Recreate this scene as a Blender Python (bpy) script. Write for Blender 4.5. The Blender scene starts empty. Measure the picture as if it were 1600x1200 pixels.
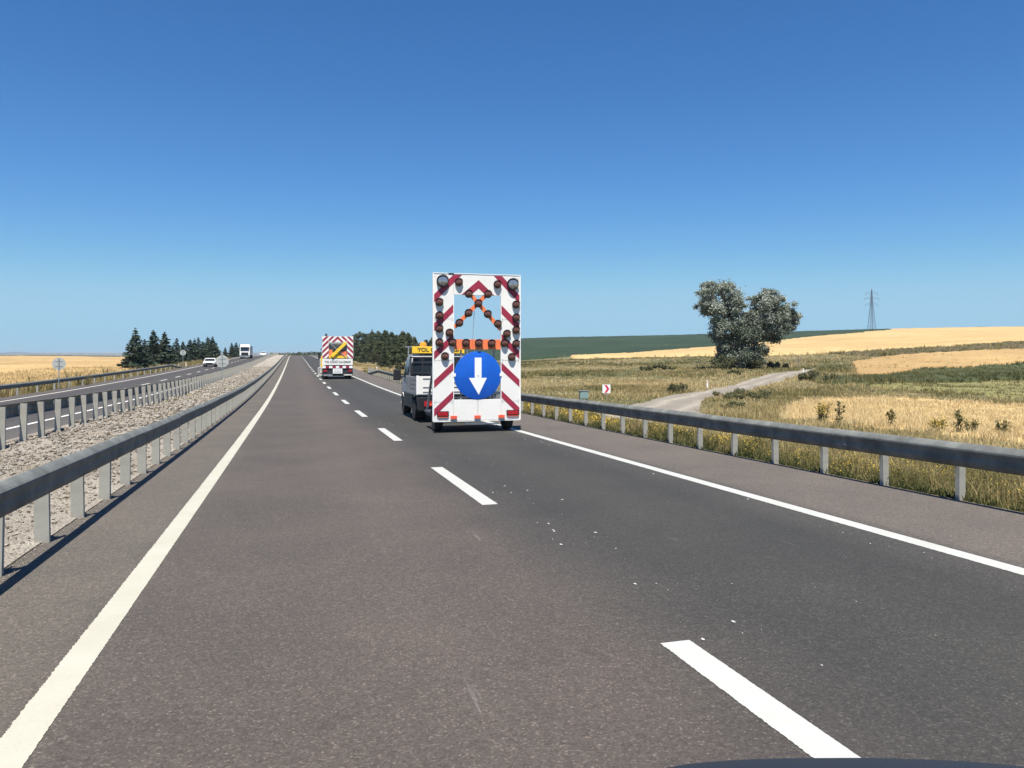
import bpy, bmesh, math, random
import numpy as np
from mathutils import Vector, Matrix
R = math.radians
random.seed(7); rng = np.random.default_rng(7)
scene = bpy.context.scene
COL = scene.collection

# ------------------------------------------------------------------ camera
F = 1202.0; YAW = R(15.84); CZ = 1.75
CA, SA = math.cos(YAW), math.sin(YAW)
cd = bpy.data.cameras.new('camera'); cam = bpy.data.objects.new('camera', cd); COL.objects.link(cam)
cam.location = (0, 0, CZ); cam.rotation_euler = (R(90), 0, -YAW)
cd.sensor_width = 36; cd.lens = 36*F/1600; cd.shift_y = -40/1600.0
cd.clip_start = 0.05; cd.clip_end = 30000
scene.camera = cam
# ------------------------------------------------------------------ light
TO_SUN = Vector((-.12, -.40, 1.0)).normalized()
SUN_EL = math.asin(TO_SUN.z); SUN_AZ = math.atan2(TO_SUN.x, TO_SUN.y)
w = bpy.data.worlds.new('World'); scene.world = w; w.use_nodes = True
nt = w.node_tree; nt.nodes.clear()
sky = nt.nodes.new('ShaderNodeTexSky'); sky.sky_type = 'NISHITA'; sky.sun_disc = False
sky.sun_elevation = SUN_EL; sky.sun_rotation = SUN_AZ % (2*math.pi)
sky.altitude = 0; sky.air_density = 1.0; sky.dust_density = 0.0; sky.ozone_density = 6.0
bg = nt.nodes.new('ShaderNodeBackground'); bg.inputs['Strength'].default_value = 0.07
wo = nt.nodes.new('ShaderNodeOutputWorld')
_sp = nt.nodes.new('ShaderNodeSeparateColor'); _cb = nt.nodes.new('ShaderNodeCombineColor'); nt.links.new(sky.outputs[0], _sp.inputs[0])
for _i, (_g, _k, _cap, _ds) in enumerate(((1.45, .350, 2.60, .9), (1.16, .615, 4.5, 1.3), (1.06, .865, 6.0, 1.8))):     # colour grade of the whole sky
    _p = nt.nodes.new('ShaderNodeMath'); _p.operation = 'POWER'; _p.inputs[1].default_value = _g
    _m = nt.nodes.new('ShaderNodeMath'); _m.operation = 'MULTIPLY'; _m.inputs[1].default_value = _k
    nt.links.new(_sp.outputs[_i], _p.inputs[0]); nt.links.new(_p.outputs[0], _m.inputs[0])
    _n = nt.nodes.new('ShaderNodeMath'); _n.operation = 'SMOOTH_MIN'; _n.inputs[1].default_value = _cap; _n.inputs[2].default_value = _ds
    nt.links.new(_m.outputs[0], _n.inputs[0]); nt.links.new(_n.outputs[0], _cb.inputs[_i])
nt.links.new(_cb.outputs[0], bg.inputs[0]); nt.links.new(bg.outputs[0], wo.inputs[0])
sl = bpy.data.lights.new('sun', 'SUN'); sl.energy = 4.6; sl.angle = R(0.53); sl.color = (1.0, .955, .87)
so = bpy.data.objects.new('sun', sl); COL.objects.link(so)
so.rotation_euler = TO_SUN.to_track_quat('Z', 'Y').to_euler(); so.location = (0, 0, 60)
vs = scene.view_settings
scene.display_settings.display_device = 'sRGB'
vs.view_transform = 'Standard'; vs.look = 'None'; vs.exposure = 0.95; vs.gamma = 1; vs.use_curve_mapping = False
scene.cycles.max_bounces = 6; scene.cycles.transparent_max_bounces = 16

# ------------------------------------------------------------------ geometry of the place
def cam2w(X, Y):            # camera-plan coordinates to world plan
    return X*CA + Y*SA, -X*SA + Y*CA
def w2cam(x, s):
    return x*CA - s*SA, x*SA + s*CA
PS = np.array([-400,-60, 0, 10, 20, 35, 45, 60, 80, 100, 120, 140, 165, 203, 245, 290, 340, 400, 500, 800, 3000, 30000], float)
PZ = np.array([5,-.95,-1.735,-1.86,-1.98,-2.10,-2.12,-2.05,-1.87,-1.64,-1.36,-1.03,-.61,0,.6,1.05,1.33,1.33,.4,-6,-20,-20], float)+CZ
_ss = np.arange(-400, 3000, 1.0)
_zz = np.interp(_ss, PS, PZ)
_k = np.hanning(19); _k /= _k.sum()
_zz = np.convolve(np.pad(_zz, 9, mode='edge'), _k, 'valid')
def rz(s): return np.interp(s, _ss, _zz)
def rzf(s): return float(np.interp(s, _ss, _zz))
OX = np.array([-40, -18, -17.2, -15.1, -11.5, -7.9, -6.6, -5.95, -4.6, -3.2, -2.5, 8.3, 9, 40], float)
OZ = np.array([-.42, -.40, -.29, -.21, -.10, 0, .03, .05, .08, .0, -.03, 0, -.12, -.12], float)
def cross(x): return np.interp(x, OX, OZ)

def hash2(ix, iy, seed=0):
    n = (ix.astype(np.int64)*374761393 + iy.astype(np.int64)*668265263 + seed*1442695041) & 0x7fffffff
    n = ((n ^ (n >> 13))*1274126177) & 0x7fffffff
    return ((n ^ (n >> 16)) & 0xffff)/65535.0
def vnoise(x, y, seed=0):
    x = np.asarray(x, float); y = np.asarray(y, float)
    ix = np.floor(x); iy = np.floor(y); fx = x-ix; fy = y-iy
    fx = fx*fx*(3-2*fx); fy = fy*fy*(3-2*fy)
    a = hash2(ix, iy, seed); b = hash2(ix+1, iy, seed); c = hash2(ix, iy+1, seed); d = hash2(ix+1, iy+1, seed)
    return (a*(1-fx)+b*fx)*(1-fy)+(c*(1-fx)+d*fx)*fy
def fbm(x, y, seed=0, o=3):
    t = 0; a = .5; s = 0
    for i in range(o):
        t = t+a*vnoise(x*2**i, y*2**i, seed+i); s += a; a *= .5
    return t/s

# height control points: direction (as X/Y), distance Y, height above the eye
CP = []
def cp(px, py, Y): CP.append(((px-800)/F, Y, (560-py)/F*Y))
for a in [(1600,690,19),(1300,672,23),(1000,655,30),(1600,640,36),(1400,628,40),(1200,632,38),(1000,640,36),
          (1600,600,66),(1400,602,62),(1200,612,56),(1050,617,50),(900,612,56),(1600,573,98),(1400,588,80),(1250,588,85),(1100,600,72),(960,600,72),(840,600,72),
          (1600,547,128),(1400,557,128),(1280,574,112),(1165,575,104),(1060,575,115),(960,578,110),(840,580,110),
          (1600,536,175),(1400,547,170),(1250,554,165),(1165,560,150),(1000,561,190),(897,561,200),(800,566,200),
          (1600,520,380),(1400,524,380),(1250,533,380),(1100,543,380),(950,549,380),(815,552,380),(700,556,380),
          (1600,511.5,640),(1390,515,640),(1250,519,640),(1100,524,640),(960,528,640),(815,531,640),(700,540,640),
          (1750,512,640),(2000,514,640),(2000,600,66),(2000,560,128),(2000,690,18),(2000,540,300),
          (1750,516,1200),(1390,526,1200),(1100,532,1200),(815,538,1200),(600,549,1200),(2000,516,1200),
          (620,556,380),(560,555,640),(500,557,640),
          (0,612,58),(-300,625,50),(0,595,75),(0,580,120),(150,580,120),(0,566,300),(150,567,300),(250,566,300),(-300,570,300),
          (0,560,500),(150,562,500),(300,562,500),(-300,563,500),(0,555.6,900),(100,556,900),(200,557.5,900),(300,558,900),(400,557,900),(-300,556,900),
          (0,558,2000),(200,559,2000),(400,559,2000),(600,556,2500),(800,545,2500),(1200,535,2500),(1600,530,2500),(2000,530,2500),(-300,558,2000)]:
    cp(*a)
for X_Y in (-6, -2.5, 2.5, 6):
    for Y in (15, 60, 200): CP.append((X_Y*.6, Y, -2.0))
CP = np.array(CP)
def feat(th, lr): return np.stack([th*3.2, lr*.9], -1)
_P = feat(np.arctan(CP[:,0]), np.log(CP[:,1]/np.cos(np.arctan(CP[:,0]))))
def kern(r2): return 0.5*r2*np.log(r2+1e-12)
_n = len(_P); d2 = ((_P[:,None]-_P[None])**2).sum(-1)
_A = np.zeros((_n+3, _n+3)); _A[:_n,:_n] = kern(d2)+np.eye(_n)*2e-4; _A[:_n,_n] = 1; _A[:_n,_n+1:] = _P; _A[_n,:_n] = 1; _A[_n+1:,:_n] = _P.T
_W = np.linalg.solve(_A, np.concatenate([(CP[:,2])/CP[:,1]*100, [0,0,0]]))   # slope interpolated, smooth at every range
def tps(th, r, cosf):
    q = feat(th, np.log(r)); out = np.empty(len(q))
    for i in range(0, len(q), 40000):
        c = q[i:i+40000]; dd = ((c[:,None]-_P[None])**2).sum(-1)
        out[i:i+40000] = kern(dd)@_W[:_n]+_W[_n]+c@_W[_n+1:]
    return out/100*(r*cosf)
def smooth(a, b, t):
    t = np.clip((t-a)/(b-a), 0, 1); return t*t*(3-2*t)
CL, CR = -17.9, 8.35
def ground(x, s, rough=True):
    x = np.atleast_1d(np.asarray(x, float)); s = np.atleast_1d(np.asarray(s, float))
    X, Y = w2cam(x, s); r = np.hypot(X, Y)+1e-6; th = np.arctan2(X, Y)
    thc = np.clip(th, -1.1, 1.1)
    t = tps(thc, np.maximum(r, 10), np.cos(thc)) + CZ
    back = smooth(1.0, 1.5, np.abs(th)); t = t*(1-back)+(-.3)*back
    t = np.where(r < 4000, t, t)
    d = np.maximum(x-CR, CL-x)
    wgt = smooth(0, 9, d); edge = rz(s)+cross(x)
    if rough:
        amp = smooth(.5, 8, d)
        t = t + amp*((fbm(x/9, s/9, 3)-.5)*.5*np.clip(r/60, .3, 1.6))
        t = t + amp*((fbm(x/1.7, s/1.7, 9)-.5)*.22)
    z = edge*(1-wgt)+t*wgt
    z = np.where(d < 0, edge-.45*smooth(0, .5, -d), z)
    return z
def gz(x, s): return float(ground(x, s, True)[0])
def proj(x, s, z):
    X, Y = w2cam(x, s); Y = np.where(Y < .1, .1, Y)
    return 800+F*X/Y, 560-F*(z-CZ)/Y

# ------------------------------------------------------------------ mesh helpers
def tag(o, label=None, cat=None, group=None, kind=None):
    if label: o['label'] = label
    if cat: o['category'] = cat
    if group: o['group'] = group
    if kind: o['kind'] = kind
    return o
def empty(name, loc, rot=(0,0,0), **k):
    o = bpy.data.objects.new(name, None); COL.objects.link(o); o.location = loc; o.rotation_euler = rot
    o.empty_display_size = .2
    return tag(o, **k)
def link(name, me, parent=None, loc=None, rot=None, **k):
    o = bpy.data.objects.new(name, me); COL.objects.link(o)
    if parent: o.parent = parent
    if loc is not None: o.location = loc
    if rot is not None: o.rotation_euler = rot
    return tag(o, **k)
def copy_tree(o, parent=None, root=True):
    c = o.copy(); COL.objects.link(c)
    if parent is not None: c.parent = parent
    for ch in list(o.children): copy_tree(ch, c, False)
    return c
class MB:
    def __init__(s): s.v = []; s.f = []; s.m = []
    def add(s, vs_, fs, m=0):
        n = len(s.v); s.v += [tuple(p) for p in vs_]; s.f += [tuple(i+n for i in f) for f in fs]; s.m += [m]*len(fs); return s
    def box(s, a, b, m=0, M=None):
        x0,y0,z0 = a; x1,y1,z1 = b
        v = [Vector(p) for p in ((x0,y0,z0),(x1,y0,z0),(x1,y1,z0),(x0,y1,z0),(x0,y0,z1),(x1,y0,z1),(x1,y1,z1),(x0,y1,z1))]
        if M: v = [M@p for p in v]
        return s.add(v, [(0,3,2,1),(4,5,6,7),(0,1,5,4),(1,2,6,5),(2,3,7,6),(3,0,4,7)], m)
    def bar(s, p, q, wd, m=0, n=4, w2=None, up=None):      # prism between two points
        p = Vector(p); q = Vector(q); d = (q-p).normalized()
        u = Vector((0,0,1)) if up is None else Vector(up)
        if abs(d.dot(u)) > .97: u = Vector((0,1,0))
        a = d.cross(u).normalized(); b = a.cross(d)
        w2 = wd if w2 is None else w2; vs_ = []
        for c, wr in ((p, wd), (q, w2)):
            for k in range(n):
                t = 2*math.pi*(k+.5)/n; vs_.append(c+(a*math.cos(t)+b*math.sin(t))*wr/ (math.cos(math.pi/4)*2 if n == 4 else 2))
        fs = [(k,(k+1)%n,n+(k+1)%n,n+k) for k in range(n)]+[tuple(range(n))[::-1], tuple(range(n,2*n))]
        return s.add(vs_, fs, m)
    def prism(s, poly, y0, y1, m=0):                       # polygon in x,z extruded along y
        n = len(poly)
        vs_ = [(p[0],y0,p[1]) for p in poly]+[(p[0],y1,p[1]) for p in poly]
        return s.add(vs_, [tuple(range(n)), tuple(range(2*n-1,n-1,-1))]+[(k,n+k,n+(k+1)%n,(k+1)%n) for k in range(n)], m)
    def sprism(s, poly, x0, x1, m=0):                      # polygon in y,z extruded along x
        n = len(poly)
        vs_ = [(x0,p[0],p[1]) for p in poly]+[(x1,p[0],p[1]) for p in poly]
        return s.add(vs_, [tuple(range(n))[::-1], tuple(range(n,2*n))]+[(k,(k+1)%n,n+(k+1)%n,n+k) for k in range(n)], m)
    def lathe(s, prof, axis='y', n=20, c=(0,0,0), m=0):    # prof: (radius, along)
        c = Vector(c); k0 = len(s.v); rings = []
        for (r_, t_) in prof:
            ring = []
            for k in range(n):
                a = 2*math.pi*k/n
                p = {'y': (r_*math.cos(a), t_, r_*math.sin(a)), 'x': (t_, r_*math.cos(a), r_*math.sin(a)), 'z': (r_*math.cos(a), r_*math.sin(a), t_)}[axis]
                ring.append(c+Vector(p))
            rings += ring
        fs = []
        for i in range(len(prof)-1):
            for k in range(n):
                fs.append((i*n+k, i*n+(k+1)%n, (i+1)*n+(k+1)%n, (i+1)*n+k))
        fs += [tuple(range(n))[::-1], tuple(range((len(prof)-1)*n, len(prof)*n))]
        return s.add(rings, fs, m)
    def mesh(s, name, mats, smooth_=False, bevel=0):
        me = bpy.data.meshes.new(name); me.from_pydata(s.v, [], s.f)
        for m_ in (mats if isinstance(mats, (list, tuple)) else [mats]): me.materials.append(m_)
        me.polygons.foreach_set('material_index', s.m)
        bm = bmesh.new(); bm.from_mesh(me); bmesh.ops.recalc_face_normals(bm, faces=bm.faces)
        if bevel:
            bmesh.ops.remove_doubles(bm, verts=bm.verts, dist=1e-5)
            es = [e for e in bm.edges if len(e.link_faces) == 2 and e.calc_face_angle(0) > .6]
            bmesh.ops.bevel(bm, geom=es, offset=bevel, segments=2, profile=.6, affect='EDGES', clamp_overlap=True)
        bm.to_mesh(me); bm.free()
        if smooth_:
            me.polygons.foreach_set('use_smooth', [True]*len(me.polygons))
            try: me.set_sharp_from_angle(angle=R(38))
            except Exception: pass
        me.update(); return me
    def part(s, name, mats, parent=None, smooth_=False, bevel=0, **k):
        return link(name, s.mesh(name, mats, smooth_, bevel), parent, **k)
def np_mesh(name, V, Fq, mat, attrs=None, smooth_=False):
    V = np.asarray(V, np.float32); Fq = np.asarray(Fq, np.int32); k = Fq.shape[1]
    me = bpy.data.meshes.new(name); me.vertices.add(len(V)); me.vertices.foreach_set('co', V.ravel())
    me.loops.add(Fq.size); me.loops.foreach_set('vertex_index', Fq.ravel())
    me.polygons.add(len(Fq)); me.polygons.foreach_set('loop_start', np.arange(0, Fq.size, k, dtype=np.int32))
    me.update(calc_edges=True)
    if smooth_: me.polygons.foreach_set('use_smooth', np.ones(len(Fq), bool))
    for nm, val in (attrs or {}).items():
        a = me.attributes.new(nm, 'FLOAT', 'POINT'); a.data.foreach_set('value', np.asarray(val, np.float32))
    me.materials.append(mat); me.update(); return me

# ------------------------------------------------------------------ materials
def mat(name, col, rough=.6, metal=0, var=0, scale=5, col2=None, bump=0, bscale=None, spec=None, coat=0, emis=None, detail=4, dist=.02):
    m = bpy.data.materials.new(name); m.use_nodes = True; t = m.node_tree; p = t.nodes['Principled BSDF']
    c = (*col, 1) if len(col) == 3 else col
    p.inputs['Base Color'].default_value = c; p.inputs['Roughness'].default_value = rough; p.inputs['Metallic'].default_value = metal
    if spec is not None: p.inputs['Specular IOR Level'].default_value = spec
    if coat: p.inputs['Coat Weight'].default_value = coat
    if var or col2 or bump:
        tc = t.nodes.new('ShaderNodeTexCoord')
        nz = t.nodes.new('ShaderNodeTexNoise'); nz.inputs['Scale'].default_value = scale; nz.inputs['Detail'].default_value = detail; nz.inputs['Roughness'].default_value = .65
        t.links.new(tc.outputs['Object'], nz.inputs['Vector'])
        cr = t.nodes.new('ShaderNodeValToRGB'); cr.color_ramp.elements[0].position = .32; cr.color_ramp.elements[1].position = .68
        c2 = (*col2, 1) if col2 else tuple(x*(1-var) for x in c[:3])+(1,)
        c1 = c if col2 else tuple(min(1, x*(1+var*.6)) for x in c[:3])+(1,)
        cr.color_ramp.elements[0].color = c2; cr.color_ramp.elements[1].color = c1
        t.links.new(nz.outputs['Fac'], cr.inputs[0]); t.links.new(cr.outputs[0], p.inputs['Base Color'])
        if bump:
            n2 = t.nodes.new('ShaderNodeTexNoise'); n2.inputs['Scale'].default_value = bscale or scale*4; n2.inputs['Detail'].default_value = 3
            t.links.new(tc.outputs['Object'], n2.inputs['Vector'])
            b = t.nodes.new('ShaderNodeBump'); b.inputs['Strength'].default_value = bump; b.inputs['Distance'].default_value = dist
            t.links.new(n2.outputs['Fac'], b.inputs['Height']); t.links.new(b.outputs[0], p.inputs['Normal'])
    return m
def N(t, kind, **k):
    n = t.nodes.new(kind)
    for a, b in k.items():
        if a in n.inputs: n.inputs[a].default_value = b
        else: setattr(n, a, b)
    return n
def ramp(t, stops):
    cr = t.nodes.new('ShaderNodeValToRGB'); e = cr.color_ramp.elements
    while len(e) < len(stops): e.new(.5)
    for i, (p, c) in enumerate(stops): e[i].position = p; e[i].color = (*c, 1) if len(c) == 3 else c
    return cr
def mixc(t, a, b, f, mode='MIX'):
    m = t.nodes.new('ShaderNodeMix'); m.data_type = 'RGBA'; m.blend_type = mode
    for s_, i in ((f, 0), (a, 6), (b, 7)):
        if hasattr(s_, 'is_linked'): t.links.new(s_, m.inputs[i])
        elif i == 0: m.inputs[0].default_value = s_
        else: m.inputs[i].default_value = (*s_, 1)
    return m.outputs[2]

def asphalt_mat(name, opp=False):
    m = bpy.data.materials.new(name); m.use_nodes = True; t = m.node_tree; p = t.nodes['Principled BSDF']; L = t.links.new
    tc = N(t, 'ShaderNodeTexCoord'); sep = N(t, 'ShaderNodeSeparateXYZ'); L(tc.outputs['Object'], sep.inputs[0])
    # lateral wobble so that lane tones have soft, uneven edges
    mp = N(t, 'ShaderNodeMapping'); mp.inputs['Scale'].default_value = (1.3, .09, 1); L(tc.outputs['Object'], mp.inputs[0])
    wn = N(t, 'ShaderNodeTexNoise', Scale=1.0, Detail=4.0); L(mp.outputs[0], wn.inputs['Vector'])
    ma = N(t, 'ShaderNodeMath', operation='MULTIPLY_ADD'); L(wn.outputs['Fac'], ma.inputs[0]); ma.inputs[1].default_value = .7; L(sep.outputs['X'], ma.inputs[2])
    mr = N(t, 'ShaderNodeMapRange'); L(ma.outputs[0], mr.inputs[0])
    if opp:
        mr.inputs[1].default_value = -17.6; mr.inputs[2].default_value = -5.6
        st = [(0,(.17,.155,.14)),(.2,(.13,.12,.115)),(.35,(.095,.09,.09)),(.52,(.11,.105,.1)),(.7,(.09,.088,.088)),(.85,(.13,.125,.12)),(1,(.16,.15,.14))]
    else:
        mr.inputs[1].default_value = -3; mr.inputs[2].default_value = 9
        br = (.158,.139,.124)
        def q(x): return (x+3.35)/12.0
        st = [(0,(.165,.150,.132)),(q(-1.5),(.160,.146,.128)),(q(-1.0),(.136,.121,.110)),(q(.1),(.134,.118,.107)),(q(.9),(.146,.128,.116)),(q(1.8),(.130,.114,.104)),
              (q(2.35),(.098,.092,.086)),(q(3.1),(.070,.070,.067)),(q(4.1),(.078,.078,.073)),(q(5.2),(.066,.067,.064)),(q(5.9),(.10,.097,.092)),(q(6.3),(.160,.144,.130)),(1,(.178,.160,.144))]
    st = [(p_, (c_[0]*(.535 if c_[0] < .159 else .59), c_[1]*(.505 if c_[0] < .159 else .56), c_[2]*(.475 if c_[0] < .159 else .53))) for p_, c_ in st]
    cr = ramp(t, st); L(mr.outputs[0], cr.inputs[0])
    # blotches, long patches
    b1 = N(t, 'ShaderNodeTexNoise', Scale=.55, Detail=5.0, Roughness=.6); L(tc.outputs['Object'], b1.inputs['Vector'])
    r1 = ramp(t, [(.3,(.86,.87,.88)),(.7,(1.12,1.1,1.08))]); L(b1.outputs['Fac'], r1.inputs[0])
    c = mixc(t, cr.outputs[0], r1.outputs[0], 1.0, 'MULTIPLY')
    # aggregate speckle
    v1 = N(t, 'ShaderNodeTexVoronoi', Scale=95.0); L(tc.outputs['Object'], v1.inputs['Vector'])
    r2 = ramp(t, [(0,(.62,.62,.62)),(.5,(.98,.98,.98)),(.86,(1.12,1.11,1.1)),(.955,(1.7,1.66,1.6)),(1,(2.3,2.2,2.1))])
    sp = N(t, 'ShaderNodeSeparateColor'); L(v1.outputs['Color'], sp.inputs[0]); L(sp.outputs[0], r2.inputs[0])
    c = mixc(t, c, r2.outputs[0], .8, 'MULTIPLY')
    n3 = N(t, 'ShaderNodeTexNoise', Scale=26.0, Detail=3.0); L(tc.outputs['Object'], n3.inputs['Vector'])
    r3 = ramp(t, [(.3,(.82,.82,.82)),(.7,(1.16,1.16,1.16))]); L(n3.outputs['Fac'], r3.inputs[0])
    c = mixc(t, c, r3.outputs[0], .75, 'MULTIPLY')
    # rare pale scuffs
    mp2 = N(t, 'ShaderNodeMapping'); mp2.inputs['Scale'].default_value = (9, .8, 1); L(tc.outputs['Object'], mp2.inputs[0])
    n4 = N(t, 'ShaderNodeTexNoise', Scale=1.0, Detail=6.0, Roughness=.7); L(mp2.outputs[0], n4.inputs['Vector'])
    r4 = ramp(t, [(.66,(0,0,0)),(.80,(1,1,1))]); L(n4.outputs['Fac'], r4.inputs[0])
    c = mixc(t, c, (.16,.15,.135), r4.outputs[0])
    L(c, p.inputs['Base Color']); p.inputs['Roughness'].default_value = .82; p.inputs['Specular IOR Level'].default_value = .35
    bu = N(t, 'ShaderNodeBump', Strength=.45, Distance=.006); L(sp.outputs[1], bu.inputs['Height']); L(bu.outputs[0], p.inputs['Normal'])
    return m

def paint_line_mat(name, col, wear=.5):
    m = bpy.data.materials.new(name); m.use_nodes = True; t = m.node_tree; p = t.nodes['Principled BSDF']; L = t.links.new
    tc = N(t, 'ShaderNodeTexCoord')
    n1 = N(t, 'ShaderNodeTexNoise', Scale=55.0, Detail=5.0, Roughness=.7); L(tc.outputs['Object'], n1.inputs['Vector'])
    r1 = ramp(t, [(.25,(.55,.53,.49)),(.42,(.9,.9,.88)),(.7,(1,1,1))]); L(n1.outputs['Fac'], r1.inputs[0])
    n2 = N(t, 'ShaderNodeTexNoise', Scale=2.2, Detail=3.0); L(tc.outputs['Object'], n2.inputs['Vector'])
    r2 = ramp(t, [(.3,(.88,.87,.83)),(.7,(1,1,1))]); L(n2.outputs['Fac'], r2.inputs[0])
    c = mixc(t, col, r1.outputs[0], wear, 'MULTIPLY'); c = mixc(t, c, r2.outputs[0], .8, 'MULTIPLY')
    L(c, p.inputs['Base Color']); p.inputs['Roughness'].default_value = .6
    b = N(t, 'ShaderNodeBump', Strength=.3, Distance=.004); L(n1.outputs['Fac'], b.inputs['Height']); L(b.outputs[0], p.inputs['Normal'])
    return m

def tint_mat(name, stops, nscale=1.2, fine=30, rough=.85, trans=0, bump=0, attr='tint', finevar=.5):
    m = bpy.data.materials.new(name); m.use_nodes = True; t = m.node_tree; p = t.nodes['Principled BSDF']; L = t.links.new
    a = N(t, 'ShaderNodeAttribute', attribute_name=attr)
    cr = ramp(t, stops)
    tc = N(t, 'ShaderNodeTexCoord')
    n1 = N(t, 'ShaderNodeTexNoise', Scale=nscale, Detail=5.0, Roughness=.65); L(tc.outputs['Object'], n1.inputs['Vector'])
    ma = N(t, 'ShaderNodeMath', operation='MULTIPLY_ADD'); L(n1.outputs['Fac'], ma.inputs[0]); ma.inputs[1].default_value = .6
    ad = N(t, 'ShaderNodeMath', operation='ADD'); L(a.outputs['Fac'], ad.inputs[0]); ad.inputs[1].default_value = -.3
    L(ad.outputs[0], ma.inputs[2]); L(ma.outputs[0], cr.inputs[0])
    c = cr.outputs[0]
    if fine:
        n2 = N(t, 'ShaderNodeTexNoise', Scale=fine, Detail=3.0); L(tc.outputs['Object'], n2.inputs['Vector'])
        r2 = ramp(t, [(.3,(1-finevar,)*3),(.7,(1+finevar*.7,)*3)]); L(n2.outputs['Fac'], r2.inputs[0])
        c = mixc(t, c, r2.outputs[0], 1.0, 'MULTIPLY')
        if bump:
            b = N(t, 'ShaderNodeBump', Strength=bump, Distance=.08); L(n2.outputs['Fac'], b.inputs['Height']); L(b.outputs[0], p.inputs['Normal'])
    L(c, p.inputs['Base Color']); p.inputs['Roughness'].default_value = rough; p.inputs['Specular IOR Level'].default_value = .25
    if trans:
        tr = N(t, 'ShaderNodeBsdfTranslucent'); L(c, tr.inputs[0]); mx = N(t, 'ShaderNodeMixShader'); mx.inputs[0].default_value = trans
        L(p.outputs[0], mx.inputs[1]); L(tr.outputs[0], mx.inputs[2]); L(mx.outputs[0], t.nodes['Material Output'].inputs[0])
    return m

M = {}
M['asphalt'] = asphalt_mat('asphalt'); M['asphalt_opp'] = asphalt_mat('asphalt_opposite', True)
M['line_old'] = paint_line_mat('cream_line_paint', (.43,.41,.34), .5)
M['line_new'] = paint_line_mat('fresh_white_line_paint', (.44,.44,.415), .45)
M['line_far'] = paint_line_mat('opposite_line_paint', (.62,.6,.55), .6)
M['galv'] = mat('galvanised_steel', (.30,.335,.345), .55, .35, var=.25, scale=3, bump=.05, bscale=30)
M['galv_beam'] = mat('galvanised_beam', (.145,.150,.140), .66, .0, spec=.18, var=.38, scale=2.6, bump=.05, bscale=20)
M['galv_post'] = mat('weathered_zinc_post', (.32,.31,.27), .7, .05, var=.18, scale=4)
M['bolt'] = mat('zinc_bolt', (.75,.75,.72), .35, .6)
M['white'] = mat('white_paint', (.76,.74,.69), .42, var=.06, scale=1.6)
M['white_dirty'] = mat('dusty_white_paint', (.66,.64,.58), .55, var=.25, scale=2.5)
M['redfilm'] = mat('dark_red_reflective_film', (.30,.022,.05), .45, var=.22, scale=6)
M['orange'] = mat('orange_red_paint', (.85,.20,.07), .5, var=.12, scale=4)
M['blue'] = mat('blue_reflective_film', (.004,.095,.50), .42, var=.14, scale=2)
M['signwhite'] = mat('white_reflective_film', (.82,.81,.78), .45, var=.06, scale=9)
M['yellow'] = mat('yellow_reflective_film', (.85,.52,.03), .5, var=.08, scale=4)
M['black'] = mat('black_plastic', (.015,.016,.018), .5, var=.3, scale=5)
M['rubber'] = mat('tyre_rubber', (.022,.022,.022), .85, var=.3, scale=12, bump=.2)
M['darkmetal'] = mat('dark_chassis_steel', (.035,.037,.042), .6, .3, var=.3, scale=6)
M['letter'] = mat('black_lettering', (.02,.02,.02), .6)
M['greyletter'] = mat('grey_lettering', (.25,.26,.28), .6)
M['redletter'] = mat('red_lettering', (.55,.05,.05), .6)
M['glass'] = mat('dark_vehicle_glass', (.02,.026,.032), .06, 0, spec=.8)
M['lens_amber'] = mat('smoked_amber_lens', (.13,.045,.022), .12, 0, var=.5, scale=20, spec=.8, coat=.6)
M['lens_big'] = mat('silvered_lamp_lens', (.45,.45,.44), .10, .75, var=.3, scale=9, coat=.5)
M['lens_red'] = mat('red_lamp_lens', (.42,.012,.02), .18, var=.4, scale=30, coat=.5)
M['lens_orange'] = mat('orange_red_marker_lens', (.75,.10,.05), .25, coat=.4)
M['housing'] = mat('black_lamp_housing', (.02,.021,.02), .45)
M['rim'] = mat('steel_wheel_rim', (.45,.46,.46), .4, .5)
M['grey'] = mat('grey_painted_metal', (.26,.27,.28), .5, .2, var=.2, scale=5)
M['signback'] = mat('bare_aluminium_sign_back', (.42,.43,.40), .55, .15, var=.12, scale=5)
M['boxgreen'] = mat('grey_green_painted_metal', (.20,.29,.28), .6, var=.15, scale=6)
M['bonnet'] = mat('dark_blue_car_paint', (.010,.013,.020), .6, 0)
M['pylon'] = mat('pylon_steel', (.13,.16,.20), .7, .2)
M['bark'] = mat('tree_bark', (.085,.065,.05), .9, var=.4, scale=5, bump=.5)
M['stone'] = mat('pale_rubble', (.50,.45,.37), .9, var=.4, scale=1.5)
M['yellow_truck'] = mat('yellow_machine_paint', (.85,.55,.04), .45, var=.1)

# ground / vegetation
M['cabgrey'] = mat('dull_grey_truck_paint', (.30,.31,.32), .5, var=.15, scale=3)
M['sidewhite'] = mat('dirty_side_paint', (.30,.29,.27), .6, var=.35, scale=3)
M['ground'] = tint_mat('rough_dry_verge_ground', [(0, (0.0625, 0.0725, 0.0275)), (0.3, (0.1063, 0.1, 0.0425)), (0.55, (0.1812, 0.1475, 0.0725)), (0.8, (0.25, 0.1812, 0.1063)), (1, (0.325, 0.25, 0.1625))], .5, 6, bump=.6, finevar=.45)
M['median'] = tint_mat('pale_gravel_fill', [(0,(.12,.098,.075)),(.3,(.225,.19,.15)),(.6,(.34,.30,.245)),(1,(.43,.39,.33))], 2.2, 34, bump=.9, finevar=.4)
M['wheat'] = tint_mat('ripe_wheat', [(0,(.23,.145,.06)),(.35,(.33,.215,.09)),(.65,(.42,.29,.125)),(1,(.50,.37,.175))], .35, 5, bump=.5, finevar=.22)
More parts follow.
